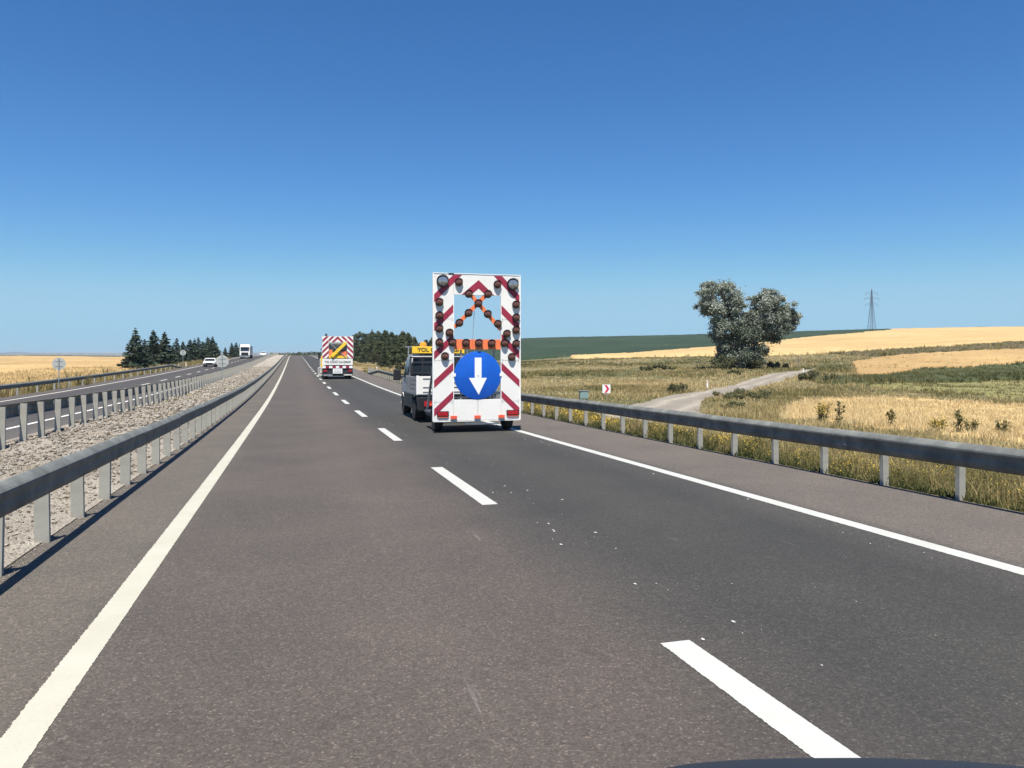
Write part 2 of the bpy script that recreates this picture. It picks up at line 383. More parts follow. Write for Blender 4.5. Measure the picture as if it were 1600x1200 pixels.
M['crop'] = tint_mat('dark_green_crop', [(0,(.014,.028,.012)),(.5,(.022,.040,.017)),(1,(.040,.058,.025))], .3, 3, bump=.6, finevar=.4)
M['greenstrip'] = tint_mat('green_ditch_growth', [(0,(.035,.042,.016)),(.5,(.062,.070,.026)),(1,(.11,.105,.042))], .5, 5, bump=.6)
M['yellowgrass'] = tint_mat('pale_yellow_green_grass', [(0,(.12,.11,.042)),(.5,(.18,.165,.062)),(1,(.26,.21,.10))], .4, 5, bump=.5)
M['hedge'] = tint_mat('scrubby_field_edge', [(0,(.045,.042,.020)),(.5,(.09,.072,.036)),(1,(.16,.125,.07))], .5, 4, bump=.6)
M['dirt'] = tint_mat('pale_gravel_track', [(0,(.17,.148,.12)),(.5,(.235,.205,.165)),(1,(.30,.265,.215))], .8, 9, bump=.4, finevar=.18)
M['weed'] = tint_mat('weeds', [(0, (0.0364, 0.0494, 0.0169)), (0.25, (0.078, 0.0884, 0.0312)), (0.5, (0.169, 0.1534, 0.0585)), (0.75, (0.325, 0.2535, 0.1105)), (1, (0.546, 0.429, 0.221))], 1.0, 0, trans=.3)
M['straw'] = tint_mat('straw_stalks', [(0,(.26,.18,.075)),(.5,(.46,.34,.16)),(1,(.64,.51,.28))], 1.0, 0, trans=.3)
M['flower'] = mat('yellow_flower_heads', (.48,.33,.035), .9)
M['needle'] = tint_mat('dark_conifer_needles', [(0, (0.0225, 0.0387, 0.0263)), (0.5, (0.055, 0.0775, 0.05)), (1, (0.1063, 0.1313, 0.0813))], .6, 0, trans=.15)
M['pine'] = tint_mat('pine_foliage', [(0, (0.0314, 0.0426, 0.0202)), (0.5, (0.0694, 0.0874, 0.0403)), (1, (0.1344, 0.14, 0.0672))], .6, 0, trans=.15)
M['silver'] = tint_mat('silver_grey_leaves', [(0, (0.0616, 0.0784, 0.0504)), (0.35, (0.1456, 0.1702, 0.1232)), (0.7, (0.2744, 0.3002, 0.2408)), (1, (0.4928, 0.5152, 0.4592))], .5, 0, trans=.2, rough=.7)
M['shrub'] = tint_mat('olive_shrub_leaves', [(0, (0.055, 0.0638, 0.0275)), (0.5, (0.1155, 0.1188, 0.0572)), (1, (0.198, 0.187, 0.1045))], .6, 0, trans=.2)
M['hill'] = mat('far_blue_hill', (.10,.12,.11), .9, var=.3, scale=.003)

# ------------------------------------------------------------------ terrain: one sheet in polar cells, real heights
def poly_in(px, py, poly):
    inside = np.zeros(px.shape, bool); n = len(poly)
    for i in range(n):
        x0, y0 = poly[i]; x1, y1 = poly[(i+1) % n]
        if y0 == y1: continue
        c = ((y0 > py) != (y1 > py)) & (px < (x1-x0)*(py-y0)/(y1-y0)+x0)
        inside ^= c
    return inside
Z_CROP = [(560,480),(1410,480),(1390,516),(1260,527.5),(1200,535),(1100,543.5),(1000,551.5),(890,557.5),(820,563),(560,566)]
Z_W1 = [(890,557.5),(1000,551.5),(1100,543.5),(1200,535),(1260,527.5),(1390,516),(1410,480),(2400,480),(2400,525),(1600,536),(1412,547.5),(1350,551),(1300,553),(1200,556),(1069,557.5),(987,559),(897,561)]
Z_HEDGE = [(1290,554),(1350,551),(1412,547.5),(1600,536),(2400,525),(2400,537),(1600,546),(1412,556),(1375,558),(1320,555.5)]
Z_W2 = [(1330,567),(1375,560),(1412,556),(1600,546),(2400,537),(2400,560),(1600,571),(1500,578),(1450,578),(1400,587),(1375,592),(1340,590)]
Z_GS = [(1375,592),(1400,587),(1450,578),(1500,578),(1600,571),(2400,560),(2400,590),(1600,596),(1425,600),(1360,602),(1280,600),(1260,592),(1340,591)]
Z_YG = [(1360,602),(1425,600),(1600,596),(2400,590),(2400,628),(1600,622),(1440,613),(1350,608)]
Z_W3 = [(1225,644),(1255,629),(1300,626),(1340,623),(1450,627),(1600,635),(2400,660),(2400,760),(1600,702),(1550,694),(1425,681),(1350,671),(1225,662)]
Z_DIRT = [(984,633),(1050,617.5),(1100,611),(1144,602),(1169,593),(1206,583),(1281,575),(1278,577),(1262,583),(1237,591),(1175,609.5),(1108,621),(1096,630),(1098,648),(1110,662),(940,656),(925,645)]
GRND_Y = {}
def zones(x, s, z):
    px, py = proj(x, s, z); X, Y = w2cam(x, s)
    n = (fbm(x/3.0, s/3.0, 21)-.5)*np.clip(260/np.maximum(Y, 5), 1.2, 7)
    n2 = (fbm(x/3.0+50, s/3.0, 31)-.5)*np.clip(500/np.maximum(Y, 5), 2, 14)
    qx, qy = px+n2, py+n
    zn = np.zeros(px.shape, np.int8); fr = (Y > 12) & (x > 9.6)
    for k, P in ((1,Z_CROP),(2,Z_W1),(3,Z_HEDGE),(4,Z_W2),(5,Z_GS),(6,Z_YG),(7,Z_W3)):
        sel = fr & poly_in(qx, qy, P)
        if k == 1: sel &= Y > 150
        if k == 2: sel &= Y > 120
        zn[sel] = k
    # beyond the skylines the same crops go on
    zn[fr & (Y > 660)] = 1
    zn[fr & poly_in(px, py+n*.3, Z_DIRT) & (Y < 130)] = 8
    left = (x < -19.4-fbm(s/6, x*0, 5)*1.2) & (Y > 8)
    lw = left & ((px < 203) | (x < -34)) & (Y < 760)
    zn[lw] = 9
    zn[left & (Y >= 760) & (Y < 1500)] = 10
    return zn
th = np.concatenate([np.linspace(-math.pi, R(-43), 60)[:-1], np.arange(R(-43), R(43), .00155), np.linspace(R(43), math.pi, 60)])
lr = np.concatenate([np.log([3.0]), np.arange(math.log(5.0), math.log(900), .0135), np.linspace(math.log(905), math.log(9000), 26)])
TH, LR = np.meshgrid(th, lr, indexing='ij'); RR = np.exp(LR)
GX, GS = cam2w(RR*np.sin(TH), RR*np.cos(TH))
NA, NR = TH.shape
GZ = ground(GX.ravel(), GS.ravel()).reshape(NA, NR)
V = np.stack([GX, GS, GZ], -1).reshape(-1, 3)
idx = np.arange(NA*NR).reshape(NA, NR)
cells = np.stack([idx[:-1,:-1], idx[1:,:-1], idx[1:,1:], idx[:-1,1:]], -1).reshape(-1, 4)
cells = cells[:, ::-1]
cc = V[cells].mean(1)
zn = zones(cc[:,0], cc[:,1], cc[:,2])
patch = fbm(V[:,0]/14, V[:,1]/14, 41)
base_t = .42+(patch-.5)*1.1
ppx, ppy = proj(V[:,0], V[:,1], V[:,2])
base_t = np.where((V[:,0] > 9) & (ppy > 596) & (ppy < 616) & (ppx > 960) & (ppx < 1075) & (fbm(V[:,0]/4, V[:,1]/4, 8) > .42), base_t+.3, base_t)
base_t = np.where((V[:,0] > 9.5) & (V[:,0] < 19) & (V[:,1] > 70) & (V[:,1] < 230), base_t+.38*fbm(V[:,0]/3, V[:,1]/8, 18), base_t)
link('ground', np_mesh('ground', V, cells, M['ground'], {'tint': base_t}, True), kind='structure', label='dry olive and brown rough ground beside the highway')
def unproj(px, py):
    Y = np.exp(np.linspace(math.log(12), math.log(150), 400)); xx, ss = cam2w((px-800)/F*Y, Y); gg = ground(xx, ss, False); q = proj(xx, ss, gg)[1]
    i = int(np.argmin(np.abs(q-py))); return xx[i], ss[i]
TRK = [unproj(*p) for p in ((1000,652),(1040,640),(1085,625),(1125,612.5),(1160,603),(1200,592),(1240,583),(1280,576))]
def track_d(x, s):
    best = np.full(len(x), 1e9)
    for (ax, ay), (bx, by) in zip(TRK[:-1], TRK[1:]):
        dx, dy = bx-ax, by-ay; t_ = np.clip(((x-ax)*dx+(s-ay)*dy)/(dx*dx+dy*dy), 0, 1); best = np.minimum(best, np.hypot(x-ax-t_*dx, s-ay-t_*dy))
    return best
def zone_obj(k, name, label, m, h, rough_a, rough_s, kind='structure', tint0=.5, tv=.8, cat=None):
    c = cells[zn == k]
    u, inv, cnt = np.unique(c.ravel(), return_inverse=True, return_counts=True)
    v = V[u].copy(); inner = cnt >= 4
    hh = h + (fbm(v[:,0]/rough_s, v[:,1]/rough_s, k)-.5)*rough_a*2
    v[:,2] += np.where(inner, hh, -.06)
    ti = tint0+(fbm(v[:,0]/25, v[:,1]/25, 60+k)-.5)*tv
    if k == 8:
        dd_ = track_d(v[:,0], v[:,1])+(fbm(v[:,0]/3, v[:,1]/3, 99)-.5)*.5; ti = .28+.25*(fbm(v[:,0]/2, v[:,1]/2, 98)-.5)+.6*np.exp(-((dd_-.85)/.28)**2)+.15*np.exp(-((dd_-2.1)/.3)**2)
    o = link(name, np_mesh(name, v, inv.reshape(-1, 4), m, {'tint': ti}, True), kind=kind, label=label)
    return o
zone_obj(1, 'green_field', 'dark green crop field along the skyline on the right', M['crop'], .7, .25, .9)
zone_obj(2, 'wheat_field', 'pale gold wheat field rising to the skyline behind the big tree', M['wheat'], .6, .07, .8, tint0=.68, tv=.5)
zone_obj(3, 'field_edge', 'brown scrubby strip between the two right hand wheat fields', M['hedge'], .4, .35, 1.1)
zone_obj(4, 'wheat_field', 'tan wheat field at the right edge below the brown strip', M['wheat'], .35, .12, .7, tint0=.4, tv=.6)
zone_obj(5, 'green_strip', 'dark green ditch growth under the tan wheat field at right', M['greenstrip'], .3, .35, 1.0)
zone_obj(6, 'grass_strip', 'yellow green grass strip above the nearest wheat field', M['yellowgrass'], .15, .1, .8)
zone_obj(7, 'wheat_field', 'nearest golden wheat patch behind the right guardrail', M['wheat'], .16, .06, .5, tint0=.8, tv=.5)
zone_obj(8, 'dirt_road', 'pale gravel farm track curving away behind the right guardrail', M['dirt'], .05, .01, .6)
zone_obj(9, 'wheat_field', 'golden wheat field left of the dark conifer row', M['wheat'], .5, .08, .9, tint0=.5, tv=.7)
zone_obj(10, 'green_field', 'thin dark field strip on the left horizon', M['crop'], .6, .2, 1.0)

hz = MB().box((-9300,-9300,-75),(9300,9300,62)).mesh('haze', [])
hm = bpy.data.materials.new('air'); hm.use_nodes = True; hm.node_tree.nodes.clear()
_v = hm.node_tree.nodes.new('ShaderNodeVolumePrincipled'); _v.inputs['Color'].default_value = (.75,.86,1,1); _v.inputs['Density'].default_value = 1.0e-4; _v.inputs['Anisotropy'].default_value = .2
_o = hm.node_tree.nodes.new('ShaderNodeOutputMaterial'); hm.node_tree.links.new(_v.outputs[0], _o.inputs['Volume']); hz.materials.append(hm)
link('haze', hz, kind='stuff', label='thin bluish air over the whole place')
# far ridge, left horizon
def ridge(name, label, pts, Y, depth, m):
    rows = []
    for px, py in pts:
        X = (px-800)/F*Y; x, s = cam2w(X, Y); x2, s2 = cam2w(X*(1+depth/Y), Y+depth); x0, s0 = cam2w(X*(1-depth/Y), Y-depth)
        z = CZ+(560-py)/F*Y
        rows.append([(x0, s0, -60), (x, s, z), (x2, s2, -60)])
    Vv = [p for r_ in rows for p in r_]; Fc = []
    for i in range(len(rows)-1):
        a = i*3; Fc += [(a,a+3,a+4,a+1),(a+1,a+4,a+5,a+2)]
    link(name, np_mesh(name, Vv, Fc, m, None, True), kind='structure', label=label)
pts = []
for px in range(-700, 900, 8):
    b = 556.8-7.4*math.exp(-((px-25)/38.0)**2)-1.6*math.exp(-((px-150)/60.0)**2)-5*math.exp(-((px+300)/120)**2)-2.2*math.exp(-((px-460)/130.0)**2)
    pts.append((px, b+(vnoise(np.array([px/14.]), np.array([0.]))[0]-.5)*.8))
ridge('far_hill', 'low blue hill on the far left horizon', pts, 5200, 900, M['hill'])

# ------------------------------------------------------------------ roads
def strip_grid(x0, x1, nx, s0, s1, ds, dz, zf=None):
    xs = np.linspace(x0, x1, nx+1); n = int(round((s1-s0)/ds)); sv = np.linspace(s0, s1, n+1)
    A, B = np.meshgrid(xs, sv, indexing='ij')
    Z = rz(B)+cross(A)+dz
    if zf is not None: Z = Z+zf(A, B)
    v = np.stack([A, B, Z], -1).reshape(-1, 3); i = np.arange(len(v)).reshape(A.shape)
    f = np.stack([i[:-1,:-1], i[1:,:-1], i[1:,1:], i[:-1,1:]], -1).reshape(-1, 4)
    return v, f
v, f = strip_grid(-2.5, 8.32, 6, -60, 900, 2.5, 0)
link('road', np_mesh('road', v, f, M['asphalt']), kind='structure', label='two lane asphalt carriageway under the camera')
v, f = strip_grid(-16.95, -6.55, 6, -60, 900, 2.5, 0)
link('opposite_road', np_mesh('opposite_road', v, f, M['asphalt_opp']), kind='structure', label='opposite carriageway beyond the median guardrails')
# outer edge of asphalt has a small thickness
for nm, x0, x1 in (('road_edge', 8.32, 8.36),):
    v, f = strip_grid(x0, x1, 1, -60, 900, 2.5, -.03); link(nm, np_mesh(nm, v, f, M['dirt'], {'tint': np.full(len(v), .3)}), kind='structure')
# median with gravel relief
def med_z(A, B):
    m_ = smooth(-6.55, -6.2, A)*smooth(-2.45, -2.8, A)
    return m_*((fbm(A/1.1, B/1.5, 77)-.42)*.30+(fbm(A/.28, B/.28, 78)-.5)*.09)
v, f = strip_grid(-6.56, -2.46, 42, 4, 130, .12, .012, med_z)
link('median_ground', np_mesh('median_ground', v, f, M['median'], {'tint': .5+(fbm(v[:,0]/1.2, v[:,1]/2.5, 90)-.5)*.8}, True), kind='structure', label='pale gravel median between the two guardrails')
v, f = strip_grid(-6.56, -2.46, 8, 130, 900, 2.0, .012, med_z)
link('median_ground', np_mesh('median_far', v, f, M['median'], {'tint': .62+(fbm(v[:,0]/1.2, v[:,1]/4, 90)-.5)*.5}, True), kind='structure', label='far stretch of the gravel median')
# painted lines
def line(xc, wd, s0, s1, ds, dz, m, ragged=0, seed=0, rounded=False):
    n = max(2, int((s1-s0)/ds)); sv = np.linspace(s0, s1, n+1)
    rl = (hash2(np.round(sv*80), sv*0, 5)-.5)*ragged+(fbm(sv*2, sv*0+seed, 5, 2)-.5)*ragged*.4; rr = (hash2(np.round(sv*80), sv*0, 8)-.5)*ragged*.5
    A = np.stack([xc-wd/2+rl, xc+wd/2+rr], 0); B = np.stack([sv, sv], 0)
    Z = rz(B)+cross(A)+dz
    v = np.stack([A, B, Z], -1).reshape(-1, 3); i = np.arange(len(v)).reshape(A.shape)
    f = np.stack([i[:-1,:-1], i[1:,:-1], i[1:,1:], i[:-1,1:]], -1).reshape(-1, 4)
    return v, f
v1, f1 = line(-1.25, .19, -20, 40, .012, .004, None, .011, 1); v2, f2 = line(-1.25, .185, 40, 420, 1, .004, None)
link('edge_line', np_mesh('edge_line', np.vstack([v1, v2]), np.vstack([f1, f2+len(v1)]), M['line_old']), kind='structure', label='worn cream solid line along the left edge of our lane')
v1, f1 = line(5.93, .20, -20, 60, .02, .004, None, .008, 2); v2, f2 = line(5.93, .20, 60, 420, 1, .004, None)
link('edge_line', np_mesh('edge_line', np.vstack([v1, v2]), np.vstack([f1, f2+len(v1)]), M['line_new']), kind='structure', label='fresh white solid line along the right shoulder')
Vs, Fs, n0 = [], [], 0
for k in range(-2, 46):
    s0 = .58+8.95*k
    a, b = line(2.335 if k <= 0 else 2.415, .205, s0, s0+3.85, .016 if k < 4 else .9, .004, None, .007 if k < 4 else 0, k)
    Vs.append(a); Fs.append(b+n0); n0 += len(a)
link('lane_dashes', np_mesh('lane_dashes', np.vstack(Vs), np.vstack(Fs), M['line_new']), kind='structure', label='fresh white dashes between the two lanes')
for xc, lb in ((-7.9,'thin white line beside the median on the opposite carriageway'), (-15.1,'white line along the outer edge of the opposite carriageway')):
    v, f = line(xc, .19, 0, 420, 1, .005, None); link('edge_line', np_mesh('opp_line', v, f, M['line_far']), kind='structure', label=lb)
Vs, Fs, n0 = [], [], 0
for k in range(2, 46):
    a, b = line(-11.5, .17, 9*k+3, 9*k+6.6, .9, .005, None); Vs.append(a); Fs.append(b+n0); n0 += len(a)
link('lane_dashes', np_mesh('opp_dashes', np.vstack(Vs), np.vstack(Fs), M['line_far']), kind='structure', label='dashes on the opposite carriageway')
# spilt paint crumbs beside the fresh lines
cv, cf = [], []
def chip(x, s, r_):
    n = random.randint(5, 7); z = rzf(s)+float(cross(x))+.005; b = len(cv)
    for k in range(n):
        a = 2*math.pi*k/n; q = r_*random.uniform(.5, 1.2); cv.append((x+q*math.cos(a)*.8, s+q*math.sin(a)*1.3, z))
    c_ = (x, s, z+r_*.35); cv.append(c_)
    for k in range(n): cf.append((b+k, b+(k+1) % n, b+n))
for _ in range(190):
    s = random.uniform(3, 34)
    if random.random() < .55:
        c0 = random.choice([5.2, 7.4, 9.8, 11.2, 13.5, 14.2, 17.5, 20, 24]); s = c0+random.gauss(0, .6); x = 2.62+abs(random.gauss(0, .3))-.1+(.4 if random.random() < .2 else 0)
    else: x = 5.75-abs(random.gauss(0, .28))
    if abs(x-2.36) < .13 or abs(x-5.93) < .13: continue
    chip(x, s, random.choice([.004, .006, .008, .011, .019]))
for _ in range(60): chip(random.uniform(-2.2, 8), random.uniform(3, 25), random.uniform(.003, .007))
link('paint_crumbs', np_mesh('paint_crumbs', cv, cf, M['line_new']), kind='stuff', label='white paint crumbs scattered beside the fresh road lines')

# ------------------------------------------------------------------ guardrails
def beam_mesh(L_=4.0, sgn=1):
    pr = [(.0,.155),(.018,.148),(.048,.128),(.074,.104),(.088,.086),(.090,.064),(.080,.032),(.070,.008),(.067,-.012),(.070,-.036),(.073,-.062),(.066,-.096),(.048,-.124),(.012,-.150),(.0,-.155)]
    mb = MB(); n = len(pr); t_ = .004
    secs = [(-.12, -.0035), (L_*.0+.18, -.0035), (.22, 0), (L_+.18, 0)]
    vs_ = []
    for (y, o) in ((-.14, .004), (.16, .004), (.18, 0), (L_+.16, 0)):
        vs_ += [(sgn*(a+o), y, h) for a, h in pr]+[(sgn*(a+o-t_), y, h-(0.002 if h > 0 else -.002)) for a, h in pr]
    fs = []; q = 2*n
    for i in range(3):
        b = i*q
        for k in range(n-1):
            fs.append((b+k, b+k+1, b+q+k+1, b+q+k)); fs.append((b+n+k+1, b+n+k, b+q+n+k, b+q+n+k+1))
        fs.append((b, b+q, b+q+n, b+n)); fs.append((b+n-1, b+2*n-1, b+q+2*n-1, b+q+n-1))
    for b in (0, 3*q):
        for k in range(n-1): fs.append((b+k, b+n+k, b+n+k+1, b+k+1))
    mb.add(vs_, fs); me = mb.mesh('beam', M['galv_beam'], False); return me
def post_mesh(h=.725, w_=.135, d_=.06):
    mb = MB(); t_ = .006
    mb.box((-w_/2, 0, -.5), (w_/2, t_, h)); mb.box((w_/2-t_, t_, -.5), (w_/2, d_, h)); mb.box((-w_/2, t_, -.5), (-w_/2+t_, d_, h))
    mb.box((w_/2-.03, d_, -.5), (w_/2, d_+t_, h)); mb.box((-w_/2, d_, -.5), (-w_/2+.03, d_+t_, h))
    return mb.mesh('post', M['galv_post'])
def spacer_mesh(sgn, gap):
    mb = MB(); a, b = sorted((sgn*.0675, sgn*(.0675+gap)))
    mb.box((a, .005, .60), (b, .012, .80)); mb.box((a, .012, .60), (b, .055, .607)); mb.box((a, .012, .793), (b, .055, .80))
    return mb.mesh('spacer', M['galv'])
def bolt_mesh(sgn):
    mb = MB(); mb.lathe([(.0, 0), (.018, .0), (.018, .006), (.010, .010), (.004, .012)] if sgn > 0 else [(.0, 0), (.018, 0), (.018, -.006), (.010, -.010), (.004, -.012)], 'x', 8); return mb.mesh('bolt', M['bolt'])
PM = post_mesh()
def guardrail(xp, sgn, s0, s1, label, hc=.68, gap=.075, drop=False, bolts=(), pitch=1.333, pm=None):
    """xp: post lateral; sgn: side on which the beam hangs"""
    z0 = rzf(s0)+float(cross(xp)); root = empty('guardrail', (xp, s0, z0), label=label, cat='guardrail')
    bm_ = beam_mesh(4.0, sgn); sm = spacer_mesh(sgn, gap); bo = bolt_mesh(sgn)
    n = int((s1-s0)/pitch); nb = int((s1-s0)/4.0)
    shown = 0
    for k in range(n):
        s = s0+.6+pitch*k; z = rzf(s)+float(cross(xp))
        o = link('post', pm or PM, root, (0, s-s0, z-z0+random.uniform(-.012, .012)), (random.uniform(-.012,.012), random.uniform(-.022, .022), random.uniform(-.06, .06)))
        if k < 45: link('spacer', sm, root, (0, s-s0, z-z0+.68-.70+ (hc-.68)))
    for k in range(nb):
        sa = s0+4*k; za = rzf(sa)+float(cross(xp)); zb = rzf(sa+4)+float(cross(xp))
        dz_ = -.0
        if drop and k >= nb-3: dz_ = -.22*(k-nb+3)
        sl_ = math.atan2(zb-za-(.22 if drop and k >= nb-3 else 0), 4.0)
        link('beam', bm_, root, (sgn*(.0675+gap), sa-s0, za-z0+hc+dz_+random.uniform(-.007, .007)), (sl_, random.uniform(-.02,.02), random.uniform(-.0012,.0012)))
    for s in bolts:
        z = rzf(s)+float(cross(xp)); link('bolt', bo, root, (sgn*(.0675+gap+.0105), s-s0, z-z0+hc+random.uniform(-.004, .004)))
    return root
guardrail(-2.46, 1, -6.45, 330, 'near steel guardrail on the left, beam facing our lane', hc=.665, gap=.015, bolts=[4+4*k+random.uniform(-.3,.3) for k in range(8)])
guardrail(-5.95, -1, -6, 330, 'guardrail on the far side of the median, seen from behind its posts', hc=.745, gap=.03, pm=post_mesh(.885))
guardrail(-17.2, 1, 20, 132, 'low guardrail beyond the opposite carriageway in front of the wheat', hc=.62, drop=True, pitch=4.0)
guardrail(8.34, -1, -5.93, 92, 'steel guardrail along the right shoulder with weeds under it', hc=.61, drop=True, pm=post_mesh(.725, .105), bolts=[9.2, 10.1, 12.2, 14.6, 15.6, 19, 22])

# ------------------------------------------------------------------ warning trailer
def text_mesh(name, s, size, m, ext=.004, sx=1.0):
    cu = bpy.data.curves.new(name, 'FONT'); cu.body = s; cu.size = size; cu.extrude = ext; cu.align_x = 'CENTER'; cu.align_y = 'CENTER'; cu.offset = size*.018
    o = bpy.data.objects.new(name, cu); COL.objects.link(o)
    dg = bpy.context.evaluated_depsgraph_get(); dg.update()
    me = bpy.data.meshes.new_from_object(o.evaluated_get(dg)); bpy.data.objects.remove(o)
    me.materials.clear(); me.materials.append(m)
    me.transform(Matrix.Rotation(R(90), 4, 'X')@Matrix.Diagonal((sx,1,1,1))); return me
def wheel(parent, x, y, r_, wd, name='wheel'):
    t_ = MB().lathe([(r_*.62,-wd/2),(r_*.93,-wd/2),(r_,-wd*.36),(r_,wd*.36),(r_*.93,wd/2),(r_*.62,wd/2)], 'x', 26, (0,0,0)).part(name, M['rubber'], parent, True, loc=(x, y, r_))
    MB().lathe([(.03,-wd*.44),(r_*.2,-wd*.48),(r_*.25,-wd*.36),(r_*.55,-wd*.34),(r_*.63,-wd*.49),(r_*.63,wd*.49),(r_*.55,wd*.34),(r_*.25,wd*.36),(r_*.2,wd*.48),(.03,wd*.44)], 'x', 20).part('rim', M['rim'], t_, True)
    return t_
TS = 20.2; TX = 4.76
tr = empty('warning_trailer', (TX, TS, rzf(TS)), (R(0), 0, 0), label='tall white and red arrow board trailer with a round blue sign', cat='trailer')
def lx(cx): return (cx-580)*.004345
def lz(cy): return (1110-cy)*.004268
D0, D1 = 0.0, .05            # board thickness (front face at y=0)
def q4(a, b, c, d): return [(lx(p[0]), lz(p[1])) for p in (a, b, c, d)]
def panel(name, x0, x1, y0, y1, m='white', dy=0):
    MB().box((lx(x0), D0+dy, lz(y1)), (lx(x1), D1+dy, lz(y0))).part(name, M[m], tr, False, .006)
panel('side_panel', 305, 430, 119, 1036); panel('side_panel', 733, 855, 119, 1036)
panel('top_panel', 431, 732, 119, 248)
panel('lower_panel', 431, 583, 906, 1036); panel('lower_panel', 585, 732, 906, 1036)
# aluminium edge trims
mb = MB()
for x_ in (303, 857): mb.box((lx(x_)-.012, -.012, lz(1038)), (lx(x_)+.012, .062, lz(116)))
mb.box((lx(304), -.010, lz(117)), (lx(856), .060, lz(117)+.02)); mb.box((lx(304), -.010, lz(1038)-.02), (lx(856), .060, lz(1038)))
for x_ in (430.5, 732.5): mb.box((lx(x_)-.008, -.006, lz(906)), (lx(x_)+.008, .055, lz(249)))
mb.part('frame_trim', M['signwhite'], tr)
def stripe(pts, dy=-.004):
    MB().prism([(lx(a), lz(b)) for a, b in pts], dy, D0-.0005).part('red_stripe', M['redfilm'], tr)
stripe([(309,248),(428,123),(482,123),(309,297)]); stripe([(428,308),(428,358),(309,478),(309,428)])
stripe([(428,490),(428,540),(309,655),(309,605)]); stripe([(428,672),(428,722),(309,832),(309,785)]); stripe([(428,850),(428,896),(309,1010),(309,962)])
stripe([(686,123),(740,123),(852,242),(852,295)]); stripe([(735,308),(735,362),(852,478),(852,424)])
stripe([(735,490),(735,540),(852,650),(852,600)]); stripe([(735,672),(735,722),(852,830),(852,783)]); stripe([(735,850),(735,896),(852,1010),(852,962)])
stripe([(588,152),(588,205),(540,246),(480,246)]); stripe([(588,152),(688,246),(634,246),(588,205)])
for (xa, xb) in ((305,430),(733,855)):
    mb = MB()
    for zc_ in (400, 660, 920): mb.box((lx(xa)+.015, -.0025, lz(zc_)-.003), (lx(xb)-.015, -.0005, lz(zc_)+.003))
    mb.part('panel_seam', M['grey'], tr)
    for zc_ in (135, 392, 408, 652, 668, 912, 928, 1020):
        for xc_ in (xa+9, xb-9):
            MB().lathe([(.011, -.0005), (.009, -.006), (.002, -.007)], 'y', 6, (lx(xc_), 0, lz(zc_))).part('rivet', M['grey'], tr)
MB().box((lx(398), -.01, lz(121)), (lx(432), .05, lz(113))).part('cable_clip', M['black'], tr)
# orange cross bars in the opening
def obar(p, q, wd):
    a = Vector((lx(p[0]), .02, lz(p[1]))); b = Vector((lx(q[0]), .02, lz(q[1])))
    d = (b-a).normalized(); n_ = Vector((-d.z, 0, d.x))*wd/2
    MB().prism([((a+n_).x,(a+n_).z),((b+n_).x,(b+n_).z),((b-n_).x,(b-n_).z),((a-n_).x,(a-n_).z)], .008, .030).part('orange_bar', M['orange'], tr)
obar((636,246),(436,452),.11); mbx = obar((540,246),(731,462),.11)
for a in range(5):
    x0 = 432+a*60; MB().box((lx(x0), .004, lz(590)), (lx(x0+58.5), .03, lz(527))).part('orange_bar', M['orange'], tr)
# lamps
def lamp(cx, cy, big=False, dy=0):
    r_ = .160 if big else .107; dp = .085 if big else .062
    h_ = MB().lathe([(r_*.93, 0), (r_, -dp*.15), (r_, -dp*.8), (r_*.9, -dp)], 'y', 22).part('warning_lamp', M['housing'], tr, True, loc=(lx(cx), dy, lz(cy)))
    MB().lathe([(r_*.84, -dp+.004), (r_*.80, -dp-.014), (r_*.58, -dp-.032), (r_*.28, -dp-.042), (.004, -dp-.045)], 'y', 22).part('lens', M['lens_big'] if big else M['lens_amber'], h_, True)
    # short visor over the top half
    vv = MB(); n = 11
    pts_ = [(math.cos(R(18+144*k/(n-1))), math.sin(R(18+144*k/(n-1)))) for k in range(n)]
    vs_ = [(c_*r_*1.02, -dp*.8, s_*r_*1.02) for c_, s_ in pts_]+[(c_*r_*1.02, -dp-.045*s_, s_*r_*1.02) for c_, s_ in pts_]
    vv.add(vs_+[(a*1.04, b, c*1.04) for a, b, c in vs_], [(k,k+1,n+k+1,n+k) for k in range(n-1)]+[(2*n+k+1,2*n+k,3*n+k,3*n+k+1) for k in range(n-1)]+[(n+k,n+k+1,3*n+k+1,3*n+k) for k in range(n-1)])
    vv.part('visor', M['housing'], h_, True)
for p in ((360,166),(806,174)): lamp(*p, big=True)
for p in ((462,170),(707,177),(340,297),(828,303),(340,380),(828,386),(340,462),(828,466),(403,487),(768,490),(340,548),(422,548),(506,550),(588,550),(670,552),(752,550),(828,553),(375,634),(800,638)): lamp(*p)
for p in ((524,242),(646,241),(585,300),(523,362),(465,425),(645,367),(710,428)): lamp(*p, dy=(0 if p[1] < 250 else .006))
# blue disc with arrow
dc = (lx(583), lz(754)); rd = 151*.0043
dz_ = MB().lathe([(rd, .02), (rd, -.006), (rd*.985, -.010), (.002, -.010)], 'y', 48, (dc[0], 0, dc[1])).part('keep_lane_disc', M['blue'], tr, True)
arr = [(563,642),(606,642),(606,770),(640,770),(588,876),(526,770),(563,770)]
MB().prism([(lx(a), lz(b)) for a, b in arr], -.015, -.0105).part('white_arrow', M['signwhite'], dz_)
MB().lathe([(.014,-.016),(.014,-.022),(.004,-.024)], 'y', 8, (lx(584),0,lz(757))).part('bolt', M['darkmetal'], dz_)
for x_ in (436, 730): MB().box((lx(x_)-.03, -.02, lz(760)), (lx(x_)+.03, .02, lz(740))).part('hinge', M['signwhite'], tr)
mb = MB()                                       # struts behind the disc
mb.box((lx(432), .06, lz(762)), (lx(731), .10, lz(748)))
for x_ in (480, 690): mb.bar((lx(x_), .08, lz(905)), (lx(x_), .08, lz(592)), .04)
mb.part('support_frame', M['grey'], tr)
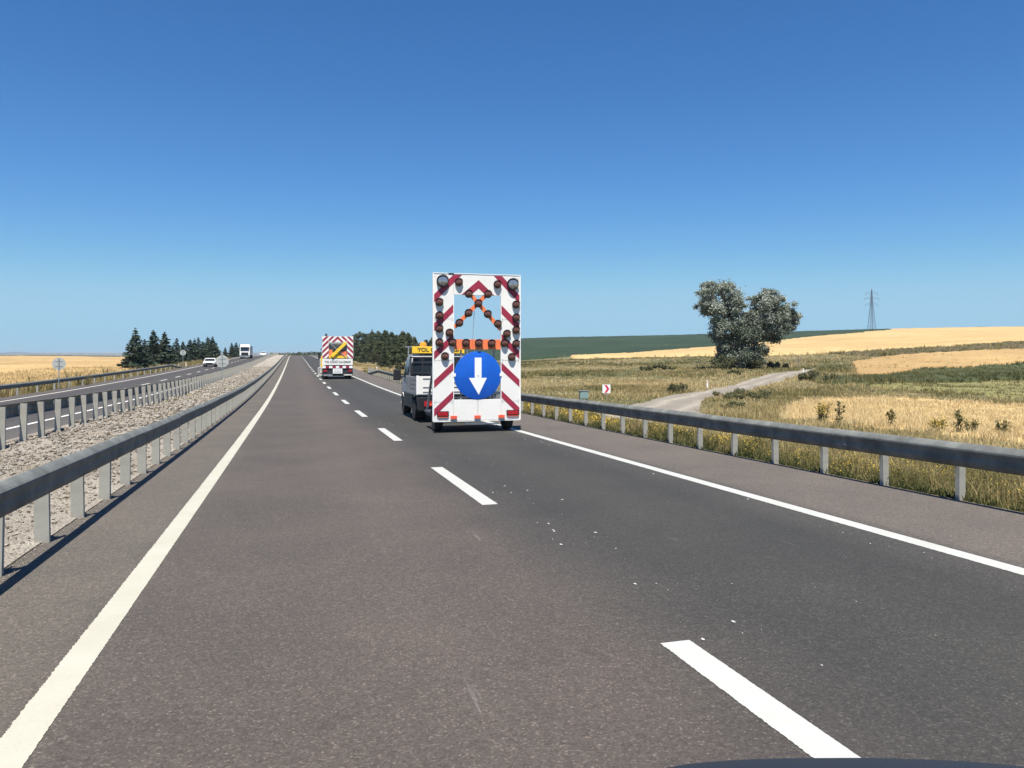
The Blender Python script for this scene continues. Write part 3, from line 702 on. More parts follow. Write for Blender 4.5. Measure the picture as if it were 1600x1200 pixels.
# cable hanging in the opening
mb = MB(); mb.bar((lx(566),.1,lz(345)), (lx(556),.1,lz(525)), .012); mb.part('cable', M['grey'], tr)
# tail lights and markers
for x0, x1 in ((326,399),(767,848)):
    t_ = MB().box((lx(x0), -.035, lz(1008)), (lx(x1), 0, lz(976))).part('tail_light', M['black'], tr, False, .004)
    for k in range(3):
        a = x0+5+(x1-x0-10)*k/3; b = a+(x1-x0-10)/3-1.5
        MB().box((lx(a), -.046, lz(1004)), (lx(b), -.034, lz(980))).part('lens', M['lens_red'], t_, False, .004)
    MB().box((lx(x0+8), -.03, lz(1016)), (lx(x1-4), 0, lz(1009.5))).part('reflector', M['lens_orange'], tr)
for xc in (430, 580, 734):
    b_ = MB().box((lx(xc-20), -.04, lz(1026)), (lx(xc+20), -.012, lz(1006))).part('marker_lamp', M['lens_orange'], tr, False, .004)
# chassis, axle, drawbar, wheels
mb = MB()
mb.box((-1.02,.06,.33),(-.94,2.3,.41)); mb.box((.94,.06,.33),(1.02,2.3,.41)); mb.box((-1.0,.08,.34),(1.0,.16,.42)); mb.box((-1.0,1.5,.34),(1.0,1.58,.42)); mb.box((-1.0,2.22,.34),(1.0,2.3,.42))
mb.bar((-.95,2.25,.38),(-.06,3.55,.40),.08); mb.bar((.95,2.25,.38),(.06,3.55,.40),.08)
mb.bar((-.95,.55,.32),(.95,.55,.32),.08,0,8)
mb.part('chassis', M['darkmetal'], tr)
mb = MB(); mb.bar((-1.05,.09,.6),(-1.05,2.1,.45),.06); mb.bar((1.05,.09,.6),(1.05,2.1,.45),.06)
for x_ in (-1.05, 1.05): mb.box((x_-.035,.055,.3),(x_+.035,.125,4.0)); mb.bar((x_,.12,2.7),(x_,1.9,.42),.06)
mb.part('brace', M['grey'], tr)
MB().box((-.9,.2,.43),(.9,2.2,.47)).part('deck', M['grey'], tr)
MB().box((-.35,.9,.47),(.35,1.7,.85)).part('battery_box', M['darkmetal'], tr, False, .01)
mb = MB().box((.55,.5,.47),(.85,.9,1.0)); mb.part('equipment_box', M['grey'], tr, False, .01)
wheel(tr, -.985, .6, .325, .215); wheel(tr, .985, .6, .325, .215)
for x_ in (-.985, .985):
    n = 9; mb = MB(); pts_ = [(math.cos(R(180*k/(n-1)))*.38, math.sin(R(180*k/(n-1)))*.38) for k in range(n)]
    vs_ = [(x_-.12, .6+c_, .325+s_) for c_, s_ in pts_]+[(x_+.12, .6+c_, .325+s_) for c_, s_ in pts_]
    mb.add(vs_+[(a, .6+(b-.6)*1.03, .325+(c-.325)*1.03) for a, b, c in vs_], [(k,k+1,n+k+1,n+k) for k in range(n-1)]+[(2*n+k,2*n+k+1,3*n+k+1,3*n+k) for k in range(n-1)])
    mb.part('mudguard', M['black'], tr)
mb = MB(); mb.bar((-.30,.1,.22),(.62,.1,.20),.03); mb.part('tow_bar_rod', M['signwhite'], tr)

# ------------------------------------------------------------------ towing truck (small dropside)
QS = 24.0
tk = empty('dropside_truck', (4.93, QS, rzf(QS)), label='small white dropside truck with yellow roof sign towing the arrow board', cat='truck'); tk.scale = (1.2, 1, 1)
mb = MB(); mb.box((-1.0,.0,.84),(1.0,2.75,.92)); mb.part('bed', M['grey'], tk)
tg = MB().box((-1.0,-.035,.88),(1.0,.0,1.45)).part('tailgate', M['white'], tk, False, .008)
mb = MB()
for z in (.95, 1.10, 1.37): mb.box((-.86,-.05,z),(.86,-.034,z+.02))
mb.part('tailgate_rib', M['grey'], tg)
link('lettering', text_mesh('lettering', 'YOL BAKIM', .15, M['greyletter']), tg, (-.2, -.04, 1.24))
for sx in (-1, 1):
    for k in range(4):
        MB().box((sx*1.0-.02*sx-.015, .02, .88+.14*k),(sx*1.0-.02*sx+.015, 2.70, 1.0+.14*k)).part('side_board', M['sidewhite'], tk, False, .006)
    MB().box((sx*1.0-.03,-.03,.88),(sx*1.0+.03,.02,1.47)).part('corner_post', M['signwhite'], tk)
mb = MB(); mb.box((-.42,.1,.55),(-.34,4.2,.72)); mb.box((.34,.1,.55),(.42,4.2,.72)); mb.box((-.9,.15,.62),(.9,.22,.84)); mb.box((-.9,1.4,.62),(.9,1.47,.84))
mb.part('chassis', M['darkmetal'], tk)
MB().box((-.98,-.05,.36),(.98,.05,.80)).part('rear_bumper', M['black'], tk, False, .02)
for sx in (-1, 1):
    l_ = MB().box((sx*.66-.17,-.085,.50),(sx*.66+.17,-.048,.67)).part('tail_light', M['lens_red'], tk, False, .012)
    MB().box((sx*.66-.02,-.092,.53),(sx*.66+.04,-.083,.60)).part('lens', M['lens_orange'], l_)
MB().box((-.26,-.062,.42),(.26,-.049,.53)).part('number_plate', M['signwhite'], tk)
# cab: profile in y,z extruded, tapered roof
def taper_box(prof, hw, hw_top, z_split, m, name, parent, bev=.02):
    mb = MB(); n = len(prof)
    def hwz(z): 
        t_ = max(0, min(1, (z-z_split)/max(.01, (max(p[1] for p in prof)-z_split)))); return hw*(1-t_)+hw_top*t_
    vs_ = [(-hwz(z), y, z) for y, z in prof]+[(hwz(z), y, z) for y, z in prof]
    mb.add(vs_, [tuple(range(n))[::-1], tuple(range(n,2*n))]+[(k,(k+1)%n,n+(k+1)%n,n+k) for k in range(n)])
    return mb.part(name, m, parent, True, bev)
cab = taper_box([(2.85,.62),(2.83,1.30),(2.86,1.98),(2.94,2.10),(3.1,2.16),(3.8,2.15),(4.05,2.05),(4.42,1.42),(4.75,1.18),(4.85,.95),(4.85,.45),(3.0,.45)], .87, .78, 1.25, M['cabgrey'], 'cab', tk, .03)
MB().prism([(-.83,.95),(.83,.95),(.835,1.3),(.76,2.06),(-.76,2.06),(-.835,1.3)], 2.79, 2.835).part('rear_panel', M['black'], tk); MB().prism([(-.78,1.36),(.78,1.36),(.72,2.0),(-.72,2.0)], 2.780, 2.789).part('rear_window', M['glass'], tk)
mb = MB()
for x_ in (-.5,-.17,.17,.5): mb.box((x_-.012,2.745,1.32),(x_+.012,2.765,2.02))
for z in (1.5,1.86): mb.box((-.8,2.74,z),(.8,2.76,z+.025))
mb.box((-.86,2.74,.9),(-.82,2.775,2.06)); mb.box((.82,2.74,.9),(.86,2.775,2.06)); mb.box((-.86,2.74,2.02),(.86,2.775,2.07))
mb.part('headboard_rack', M['darkmetal'], tk)
for sx in (-1,1):
    v_ = [(3.30,1.32),(4.38,1.32),(4.02,1.95),(3.36,1.99)]
    mb = MB(); mb.add([(sx*(.880-(z-1.25)*.10), y, z) for y, z in v_]+[(sx*(.860-(z-1.25)*.10), y, z) for y, z in v_], [(0,1,2,3),(7,6,5,4),(0,4,5,1),(1,5,6,2),(2,6,7,3),(3,7,4,0)])
    mb.part('side_window', M['glass'], tk)
    mr_ = MB().box((sx*1.11-.11, 3.85, 1.22),(sx*1.11+.11, 3.94, 1.62)).part('mirror', M['black'], tk, False, .03)
    mb = MB(); mb.bar((sx*.86,4.0,1.42),(sx*1.05,3.92,1.42),.035); mb.part('mirror_arm', M['black'], mr_)
    MB().box((sx*.93-.02,.10,.40),(sx*.93+.02,.62,.80)).part('side_skirt', M['black'], tk); MB().box((sx*.93-.02,1.5,.36),(sx*.93+.02,3.6,.84)).part('side_skirt', M['black'], tk)
    n = 9
    mb = MB()
    for yc in (4.1,): 
        pts_ = [(yc+math.cos(R(180*k/(n-1)))*.42, .36+math.sin(R(180*k/(n-1)))*.42) for k in range(n)]
        vs_ = [(sx*.84, a, b) for a, b in pts_]+[(sx*.93, a, b) for a, b in pts_]
        mb.add(vs_, [(k,k+1,n+k+1,n+k) for k in range(n-1)])
    mb.part('wheel_arch', M['white_dirty'], tk)
    wheel(tk, sx*.80, 4.1, .34, .22); wheel(tk, sx*.80, 1.05, .35, .34)
    MB().box((sx*.82-.16,.60,.35),(sx*.82+.16,.62,.62)).part('mud_flap', M['black'], tk)
sg = MB().box((-.78,2.90,2.19),(.78,2.96,2.43)).part('roof_sign', M['yellow'], tk, False, .008)
link('lettering', text_mesh('lettering', 'YOL ÇALIŞMASI', .185, M['letter'], sx=.95), sg, (0, 2.896, 2.31))
mb = MB()
mb.bar((-.88,2.99,2.05),(-.88,2.99,2.40),.03); mb.bar((.88,2.99,2.05),(.88,2.99,2.40),.03); mb.bar((-.98,2.99,2.42),(.98,2.99,2.42),.035)
mb.part('sign_rail', M['grey'], tk)
lb = MB().box((-.55,3.05,2.17),(.55,3.30,2.30)).part('beacon_bar', M['black'], tk)
for x_ in (-.42, .42): MB().lathe([(.11,2.30),(.11,2.50),(.09,2.57),(.03,2.60)], 'z', 16, (x_,3.17,0)).part('beacon', mat('amber_beacon', (.7,.30,.02), .2, coat=.5), lb, True)
# load on the bed
MB().box((-.75,.5,.93),(.1,2.3,1.30)).part('tool_chest', M['grey'], tk, False, .02)
mb = MB(); mb.lathe([(.13,0),(.12,.05),(.03,.5)], 'z', 12, (.72,.35,.93)); mb.part('cone', M['orange'], tk, True)

# ------------------------------------------------------------------ line marking truck ahead
US = 73.5
ut = empty('line_marking_truck', (3.95, US, rzf(US)), (R(.3),0,0), label='distant works truck with chevron board and yellow arrow bar on its back', cat='truck'); ut.scale = (1.04, 1, 1.02)
def ux(cx): return (cx-460)*.00775
def uz(cy): return (727-cy)*.00785
# striped board with opening, built as real frame
def upan(x0, x1, y0, y1): MB().box((ux(x0), 0, uz(y1)), (ux(x1), .06, uz(y0))).part('chevron_board', M['white'], ut)
upan(285,358,228,486); upan(566,636,228,486); upan(359,565,228,300)
def clip_poly(poly, x0, x1, z0, z1):
    def cl(p, f, inter):
        o_ = []
        for i in range(len(p)):
            a, b = p[i], p[(i+1) % len(p)]
            if f(a): o_.append(a)
            if f(a) != f(b): o_.append(inter(a, b))
        return o_
    for ax, lim, sg_ in ((0,x0,1),(0,x1,-1),(1,z0,1),(1,z1,-1)):
        if not poly: return poly
        poly = cl(poly, lambda p: (p[ax]-lim)*sg_ >= 0, lambda a, b: tuple(a[k]+(b[k]-a[k])*(lim-a[ax])/(b[ax]-a[ax]) for k in range(2)))
    return poly
for (X0,X1,Y0,Y1) in ((287,357,230,484),(568,634,230,484),(361,563,230,298)):
    for sgn in (-1, 1):
        side = (ux(X0), ux(460)) if sgn < 0 else (ux(460), ux(X1))
        a0, a1 = max(ux(X0), side[0]), min(ux(X1), side[1])
        if a1-a0 < .05: continue
        for k in range(-2, 9):
            zc = uz(228)-k*.50+.0; t_ = .20
            x_a, x_b = 0, sgn*1.6
            poly = [(x_a, zc), (x_b, zc-1.6), (x_b, zc-1.6-t_*1.25), (x_a, zc-t_*1.25)]
            if sgn < 0: poly = poly[::-1]
            p_ = clip_poly(poly, a0, a1, uz(Y1), uz(Y0))
            if len(p_) >= 3: MB().prism(p_, -.006, -.0005).part('red_stripe', M['redfilm'], ut)
MB().box((ux(362),.3,uz(480)),(ux(562),.35,uz(390))).part('inner_panel', M['darkmetal'], ut)
mb = MB(); mb.bar((ux(392),-.02,uz(462)),(ux(552),-.02,uz(302)),.26); mb.part('yellow_arrow_bar', M['yellow_truck'], ut)
mb = MB(); mb.bar((ux(375),-.01,uz(310)),(ux(545),-.01,uz(470)),.07); mb.part('cross_bar', M['grey'], ut)
MB().box((ux(362),-.01,uz(484)),(ux(562),.05,uz(455))).part('yellow_rail', M['yellow_truck'], ut)
MB().box((ux(363),.02,uz(454)),(ux(400),.05,uz(385))).part('orange_panel', M['orange'], ut); MB().box((ux(402),.06,uz(454)),(ux(480),.09,uz(418))).part('orange_panel', M['yellow_truck'], ut); MB().box((ux(490),.02,uz(454)),(ux(560),.05,uz(405))).part('orange_panel', M['orange'], ut)
MB().box((ux(300),.35,uz(390)),(ux(620),.9,uz(302))).part('body_panel', M['grey'], ut)
sn = MB().box((ux(285),-.03,uz(562)),(ux(630),.02,uz(492))).part('name_board', M['white'], ut)
link('lettering', text_mesh('lettering', 'YOL ÇİZGİ ÇALIŞMASI', .27, M['letter'], sx=.83), sn, (0, -.036, uz(528)))
for k in range(9):
    a = 287+k*38; MB().box((ux(a), -.05, uz(600)), (ux(a+37), .03, uz(574))).part('bumper_stripe', M['redfilm'] if k % 2 else M['signwhite'], ut)
MB().box((ux(285),.03,uz(690)),(ux(632),.2,uz(572))).part('rear_underrun', M['darkmetal'], ut)
pl_ = MB().box((ux(405),-.05,uz(662)),(ux(512),0.02,uz(604))).part('info_plate', M['signwhite'], ut)
mb = MB()
for z in (618, 634, 648): mb.box((ux(415),-.056,uz(z+4)),(ux(502),-.05,uz(z)))
mb.part('printed_line', M['greyletter'], pl_)
for x0, x1 in ((300,340),(580,620)): MB().box((ux(x0),-.03,uz(640)),(ux(x1),.03,uz(620))).part('tail_light', M['lens_red'], ut)
MB().box((ux(530),-.06,uz(685)),(ux(622),0,uz(672))).part('rear_step', M['white_dirty'], ut); MB().box((ux(300),-.06,uz(690)),(ux(400),0,uz(672))).part('rear_step', M['grey'], ut)
mb = MB(); mb.box((-1.2,.1,.75),(1.2,6.2,.95)); mb.part('chassis', M['darkmetal'], ut)
MB().box((-1.2,.95,.96),(1.2,4.6,2.6)).part('paint_tank_body', M['white_dirty'], ut, False, .05)
taper_box([(4.8,.6),(4.8,2.9),(5.1,3.0),(6.0,2.95),(6.5,1.7),(6.6,.6)], 1.2, 1.1, 1.7, M['white'], 'cab', ut, .04)
for sx in (-1,1):
    wheel(ut, sx*1.02, 1.2, .48, .45); wheel(ut, sx*1.08, 5.6, .48, .28)
    m_ = MB().box((sx*1.42-.12,5.9,1.75),(sx*1.42+.12,6.0,2.45)).part('mirror', M['black'], ut, False, .03)
    mb = MB(); mb.bar((sx*1.15,6.0,2.3),(sx*1.4,5.95,2.3),.04); mb.part('mirror_arm', M['black'], m_)
for x_ in (-.95,): MB().lathe([(.10,0),(.10,.16),(.04,.24)], 'z', 12, (ux(330),.1,uz(228)+.01)).part('beacon', M['darkmetal'], ut, True)
mb = MB()                                           # marking gear slung on the left flank
mb.box((-1.55,.6,.35),(-1.25,1.5,.95)); mb.bar((-1.5,.55,.2),(-1.5,.55,1.9),.07); mb.bar((-1.7,.5,.35),(-1.2,.5,.35),.06); mb.bar((-1.68,.5,.30),(-1.68,.5,1.05),.05); mb.bar((-1.7,.5,1.05),(-1.2,.5,1.05),.05); mb.bar((-1.68,.5,.3),(-1.25,.5,1.0),.04)
mb.part('spray_carriage', M['white_dirty'], ut)
MB().box((-1.38,1.6,1.0),(-1.22,3.4,2.1)).part('hose_locker', M['yellow_truck'], ut, False, .02)
mb = MB(); mb.bar((1.3,-.1,.9),(1.7,-.15,.2),.05); mb.part('line_guide_arm', M['grey'], ut)

# ------------------------------------------------------------------ oncoming vehicles
def z_opp(x, s): return rzf(s)+float(cross(x))
PSs = 130.5
pk = empty('car', (-12.7, PSs, z_opp(-12.7, PSs)), (0,0,R(180)), label='white car coming towards us beside the round median sign', cat='car'); pk.scale = (.95, .9, .80)
prof = [(-2.6,.45),(-2.6,.95),(-.9,.98),(-.75,1.0),(-.55,1.62),(-.3,1.72),(.6,1.72),(.8,1.66),(1.25,1.12),(2.45,1.0),(2.6,.85),(2.62,.45)]
taper_box(prof, .92, .76, 1.0, M['white'], 'body', pk, .05)
MB().prism([(-.78,1.16),(.78,1.16),(.70,1.60),(-.70,1.60)], -.01, .01).mesh('t', M['glass'])
ws = MB(); ws.add([(-.80,1.27,1.14),(.80,1.27,1.14),(.72,.85,1.62),(-.72,.85,1.62),(-.80,1.22,1.12),(.80,1.22,1.12),(.72,.80,1.60),(-.72,.80,1.60)], [(0,1,2,3),(7,6,5,4),(0,4,5,1),(1,5,6,2),(2,6,7,3),(3,7,4,0)]); ws.part('windscreen', M['glass'], pk)
for sx in (-1,1):
    v_ = [(-.5,1.06),(1.15,1.08),(.75,1.58),(-.38,1.58)]
    mb = MB(); mb.add([(sx*(.93-(z-1.0)*.20), y, z) for y, z in v_]+[(sx*(.91-(z-1.0)*.2), y, z) for y, z in v_], [(0,1,2,3),(7,6,5,4),(0,4,5,1),(1,5,6,2),(2,6,7,3),(3,7,4,0)]); mb.part('side_window', M['glass'], pk)
    MB().box((sx*.70-.16,2.58,.72),(sx*.70+.16,2.65,.88)).part('headlight', M['lens_big'], pk, False, .02)
    MB().box((sx*1.02-.08,1.0,1.08),(sx*1.02+.08,1.08,1.24)).part('mirror', M['black'], pk, False, .02)
    wheel(pk, sx*.82, 1.75, .37, .24); wheel(pk, sx*.82, -1.65, .37, .24)
MB().box((-.5,2.60,.62),(.5,2.66,.86)).part('grille', M['black'], pk); MB().box((-.88,2.60,.36),(.88,2.70,.58)).part('bumper', M['black'], pk, False, .03)
SSs = 209.0
sm_ = empty('semi_truck', (-12.0, SSs, z_opp(-12.0, SSs)), (0,0,R(180)), label='white articulated lorry coming towards us far off in front of the conifers', cat='lorry')
taper_box([(-.2,.7),(-.2,3.35),(.3,3.62),(1.2,3.55),(1.85,3.1),(2.05,1.9),(2.15,.45),(0,.45)], 1.23, 1.12, 2.2, M['white'], 'cab', sm_, .06)
ws = MB(); ws.add([(-1.05,2.11,1.95),(1.05,2.11,1.95),(.98,1.93,2.85),(-.98,1.93,2.85),(-1.05,2.05,1.95),(1.05,2.05,1.95),(.98,1.85,2.85),(-.98,1.85,2.85)], [(0,1,2,3),(7,6,5,4),(0,4,5,1),(1,5,6,2),(2,6,7,3),(3,7,4,0)]); ws.part('windscreen', M['glass'], sm_)
MB().box((-.85,2.12,.75),(.85,2.20,1.55)).part('grille', M['black'], sm_, False, .02)
MB().box((-1.2,2.10,.32),(1.2,2.24,.62)).part('bumper', M['grey'], sm_, False, .03)
MB().box((-1.05,1.95,2.9),(1.05,2.20,3.0)).part('sun_visor', M['black'], sm_)
for sx in (-1,1):
    MB().box((sx*.98-.17,2.14,.66),(sx*.98+.17,2.24,.86)).part('headlight', M['lens_big'], sm_, False, .02)
    MB().box((sx*1.42-.1,1.9,1.9),(sx*1.42+.1,2.0,2.7)).part('mirror', M['black'], sm_, False, .03)
    wheel(sm_, sx*1.05, 1.2, .5, .3); wheel(sm_, sx*.98, -2.4, .5, .5); wheel(sm_, sx*.98, -9.6, .5, .5); wheel(sm_, sx*.98, -10.9, .5, .5)
MB().box((-1.2,-12.5,1.15),(1.2,-1.0,3.35)).part('trailer_body', M['white_dirty'], sm_, False, .03)
MB().box((-.5,-12.3,.8),(.5,.3,1.1)).part('chassis', M['darkmetal'], sm_)
CSs = 330.0
fc = empty('car', (-9.7, 268, z_opp(-9.7, 268)), (0,0,R(180)), label='tiny white car on the opposite carriageway near the crest', cat='car')
taper_box([(-2.1,.3),(-2.1,.85),(-1.5,1.35),(.5,1.4),(1.1,.95),(2.1,.8),(2.15,.3)], .88, .66, .9, M['white'], 'body', fc, .05)
for sx in (-1,1): wheel(fc, sx*.76, 1.3, .31, .2); wheel(fc, sx*.76, -1.3, .31, .2)
MB().add([(-.68,.72,1.32),(.68,.72,1.32),(.78,1.16,.98),(-.78,1.16,.98)], [(0,1,2,3)]).part('windscreen', M['glass'], fc)

# ------------------------------------------------------------------ signs
def back_sign(x, s, z, hc, r_, label, grp=None):
    root = empty('traffic_sign', (x, s, z), (0,0,R(random.uniform(-4,4))), label=label, cat='sign')
    MB().bar((0,0,-.3),(0,0,hc+r_*.9), .065, 0, 8).part('post', M['galv'], root)
    d_ = MB().lathe([(r_,.035),(r_,.043),(.01,.044)], 'y', 32, (0,0,hc)).part('disc', M['signback'], root)
    MB().lathe([(r_*.98,.0445),(.01,.046)], 'y', 32, (0,0,hc)).part('sign_face', M['signwhite'], d_)
    mb = MB(); mb.box((-r_*.55,.02,hc+.17),(r_*.55,.035,hc+.20)); mb.box((-r_*.55,.02,hc-.20),(r_*.55,.035,hc-.17)); mb.part('bracket', M['galv'], root)
back_sign(-5.6, 66.7, rzf(66.7)+float(cross(-5.6))+.02, 1.68, .49, 'round grey sign back on a pole in the gravel median')
back_sign(-16.8, 64.2, z_opp(-16.8, 64.2)-.02, 1.90, .46, 'round grey sign back beyond the opposite road before the wheat field')
back_sign(-16.95, 132, z_opp(-16.9, 132)-.1, 2.45, .45, 'small far round sign back standing before the conifers')
x_, s_ = cam2w((947.5-800)/F*45, 45); z_ = gz(x_, s_)
ch = empty('chevron_sign', (x_, s_, z_), (0,0,-YAW*.6), label='small white sign with red chevron pointing right beside the gravel track', cat='sign')
zc = CZ+(560-607.5)/F*45-z_
MB().bar((.02,.03,-.2),(.02,.03,zc+.1), .05, 0, 8).part('post', M['galv'], ch)
b_ = MB().box((-.24,-.01,zc-.25),(.24,.01,zc+.25)).part('plate', M['signwhite'], ch)
MB().prism([(-.12,zc+.22),(.02,zc+.22),(.17,zc),(.02,zc-.22),(-.12,zc-.22),(.03,zc)], -.016, -.0105).part('chevron', mat('bright_red_film', (.55,.02,.06), .5), b_)
x_, s_ = cam2w((912-800)/F*40, 40); z_ = gz(x_, s_); zt = CZ+(560-611)/F*40-z_
bx = empty('utility_box', (x_, s_, z_), (0,0,-YAW*.4), label='small grey green box on legs behind the right guardrail, left of the chevron sign', cat='box')
MB().box((-.22,-.12,zt-.42),(.22,.12,zt)).part('cabinet', M['boxgreen'], bx, False, .012)
MB().box((-.25,-.15,zt),(.25,.15,zt+.03)).part('lid', M['grey'], bx)
MB().box((-.18,-.13,zt-.38),(.18,-.121,zt-.04)).part('door', M['boxgreen'], bx, False, .003)
for sx in (-.16, .16): MB().bar((sx,0,-.2),(sx,0,zt-.42), .05).part('leg', M['galv'], bx)
def marker(x, s, z, h, label):
    r_ = empty('marker_post', (x, s, z), (R(random.uniform(-3,3)),R(random.uniform(-3,3)),0), label=label, cat='marker post')
    MB().prism([(-.06,-.2),(.06,-.2),(.06,h-.05),(-.04,h),(-.06,h-.02)], -.03, .03).part('post', M['signwhite'], r_)
    MB().box((-.035,-.036,h*.72),(.035,-.0305,h*.84)).part('reflector', M['lens_orange'], r_)
x_, s_ = cam2w((1105-800)/F*62, 62); marker(x_, s_, gz(x_, s_)-.02, .62, 'short white post beside the gravel track')
x_, s_ = cam2w((555.5-800)/F*82, 82); marker(8.9, 86, rzf(86)-.1, 1.0, 'white roadside post just right of the distant works truck')
marker(-17.5, 140, z_opp(-17.5, 140)-.2, .95, 'white roadside post past the end of the far left guardrail')
marker(-17.6, 205, z_opp(-17.6, 205)-.2, 1.1, 'white roadside post beyond the oncoming white car')
x_, s_ = cam2w((1255-800)/F*88, 88); marker(x_, s_, gz(x_, s_)-.02, .6, 'short white post at the bend of the gravel track')

# ------------------------------------------------------------------ pylon
YP = 585.0
x_, s_ = cam2w((1362-800)/F*YP, YP); zb = gz(x_, s_)-.5; zt = CZ+(560-452)/F*YP
py_ = empty('pylon', (x_, s_, zb), (0,0,R(8)-YAW), label='steel lattice electricity pylon on the skyline right of the tree', cat='pylon')
H_ = zt-zb
def hw_(z): 
    t_ = z/H_; return 2.2*(1-t_/.62)+.75*(t_/.62) if t_ < .62 else .75*(1-(t_-.62)/.38)+.12*((t_-.62)/.38)
for sx in (-1,1):
    for sy in (-1,1):
        mb = MB(); zs = [0, H_*.62, H_]
        for a, b in zip(zs[:-1], zs[1:]): mb.bar((sx*hw_(a), sy*hw_(a), a), (sx*hw_(b), sy*hw_(b), b), .22)
        mb.part('leg', M['pylon'], py_)
mb = MB(); z = 0
while z < H_*.97:
    dz2 = max(1.1, hw_(z)*1.7); z2 = min(z+dz2, H_)
    a, b = hw_(z), hw_(z2)
    for (p, q) in (((-1,-1),(1,-1)),((1,-1),(1,1)),((1,1),(-1,1)),((-1,1),(-1,-1))):
        mb.bar((p[0]*a,p[1]*a,z),(q[0]*b,q[1]*b,z2),.10,0,3); mb.bar((q[0]*a,q[1]*a,z),(p[0]*b,p[1]*b,z2),.10,0,3); mb.bar((p[0]*b,p[1]*b,z2),(q[0]*b,q[1]*b,z2),.10,0,3)
    z = z2
mb.part('lattice', M['pylon'], py_)
for zf_, L_ in ((.64,4.8),(.775,6.0),(.90,4.8)):
    for sx in (-1,1):
        z = H_*zf_; c_ = hw_(z); mb = MB()
        for sy in (-1,1): mb.bar((sx*c_*.9, sy*c_, z),(sx*L_,0,z+.25),.16,0,3); 
        mb.bar((sx*c_*.7, 0, z+1.6),(sx*L_,0,z+.25),.14,0,3)
        for k in (.35,.7): mb.bar((sx*(c_+(L_-c_)*k),0,z+.2),(sx*(c_+(L_-c_)*(k-.2)),0,z+1.6-1.3*(k-.2)),.09,0,3)
        a_ = mb.part('crossarm', M['pylon'], py_)
        MB().lathe([(.12,z+.2),(.16,z-.4),(.12,z-1.6),(.05,z-1.9)], 'z', 6, (sx*L_,0,0)).part('insulator', M['grey'], a_)

# ------------------------------------------------------------------ foliage builders
def leaf_cards(C, size, tint, aspect=1.6, flat=0.0, seed=0):
    g = np.random.default_rng(seed); n = len(C)
    a = g.normal(size=(n,3)); a[:,2] *= (1-flat); a /= np.linalg.norm(a, axis=1)[:,None]+1e-9
    b = g.normal(size=(n,3)); b -= (b*a).sum(1)[:,None]*a; b /= np.linalg.norm(b, axis=1)[:,None]+1e-9
    sz = size*g.uniform(.6, 1.35, n)[:,None] if np.isscalar(size) else (size*g.uniform(.6, 1.35, n))[:,None]
    P = np.stack([C-a*sz*aspect/2, C+b*sz*.5, C+a*sz*aspect/2, C-b*sz*.5], 1).reshape(-1,3)
    f_ = np.arange(4*n).reshape(-1,4)
    return P, f_, np.repeat(tint, 4)
def limb(mb, pts, r0, r1, n=7):
    for i in range(len(pts)-1):
        a = r0+(r1-r0)*i/(len(pts)-1); b = r0+(r1-r0)*(i+1)/(len(pts)-1)
        mb.bar(pts[i], pts[i+1], a*2, 0, n, b*2)
# big two-lobed tree
YT = 103.0; mp_ = YT/F
x_, s_ = cam2w((1163-800)/F*YT, YT); zb = gz(x_, s_)
bt = empty('tree', (x_, s_, zb), (0,0,-YAW), label='large silver grey leaved tree with two rounded crowns beside the gravel track', cat='tree')
H0 = (560-572)/F*YT+CZ-zb
def tp(px, py, d=0): return Vector(((px-1163)*mp_, d, (572-py)*mp_+H0))
blobs = [  # px,py,r(px) of crown masses
 (1128,452,17),(1110,465,17),(1140,468,20),(1098,458,10),(1122,482,22),(1148,488,18),(1102,484,14),(1150,508,18),(1128,508,18),(1118,500,12),(1096,476,9),(1108,446,9),(1142,446,8),(1155,478,9),
 (1203,470,16),(1190,480,17),(1215,486,18),(1200,500,24),(1224,500,14),(1178,505,20),(1215,512,16),(1232,490,9),(1238,505,7),(1198,520,18),(1172,525,20),(1150,530,20),(1130,530,15),(1120,520,10),(1192,462,8),(1216,470,8),(1180,465,7),
 (1202,458,10),(1217,470,12),(1228,482,11),(1186,470,10),(1236,496,8),(1233,513,10),(1172,500,17),(1163,520,19),(1210,528,12),
 (1167,492,9),(1130,560,12),(1152,568,12),(1185,563,11),(1145,548,20),(1170,548,20),(1190,545,13),(1128,545,9),(1155,560,18),(1176,562,13),(1138,560,12),(1222,519,7)]
mb = MB()
root_ = tp(1163,580)
forkL, forkR = tp(1150,535,.3), tp(1182,532,-.3)
limb(mb, [root_+Vector((-.2,0,-.4)), tp(1158,560), forkL, tp(1142,505,.2), tp(1132,475), tp(1126,450)], .42, .09)
limb(mb, [root_+Vector((.3,0,-.4)), tp(1172,560), forkR, tp(1190,508,-.2), tp(1200,485), tp(1203,468)], .38, .08)
g = np.random.default_rng(3)
for (bx_, by_, br) in blobs:
    base = tp(1142,515) if bx_ < 1165 else tp(1190,515)
    if by_ > 520: base = tp(1160,562)
    e = tp(bx_, by_, g.uniform(-1.2,1.2)); m_ = (base+e)/2+Vector(g.uniform(-.3,.3,3)); limb(mb, [base, m_, e], .13, .03, 5)
mb.part('trunk', M['bark'], bt)
Cs, Ts = [], []
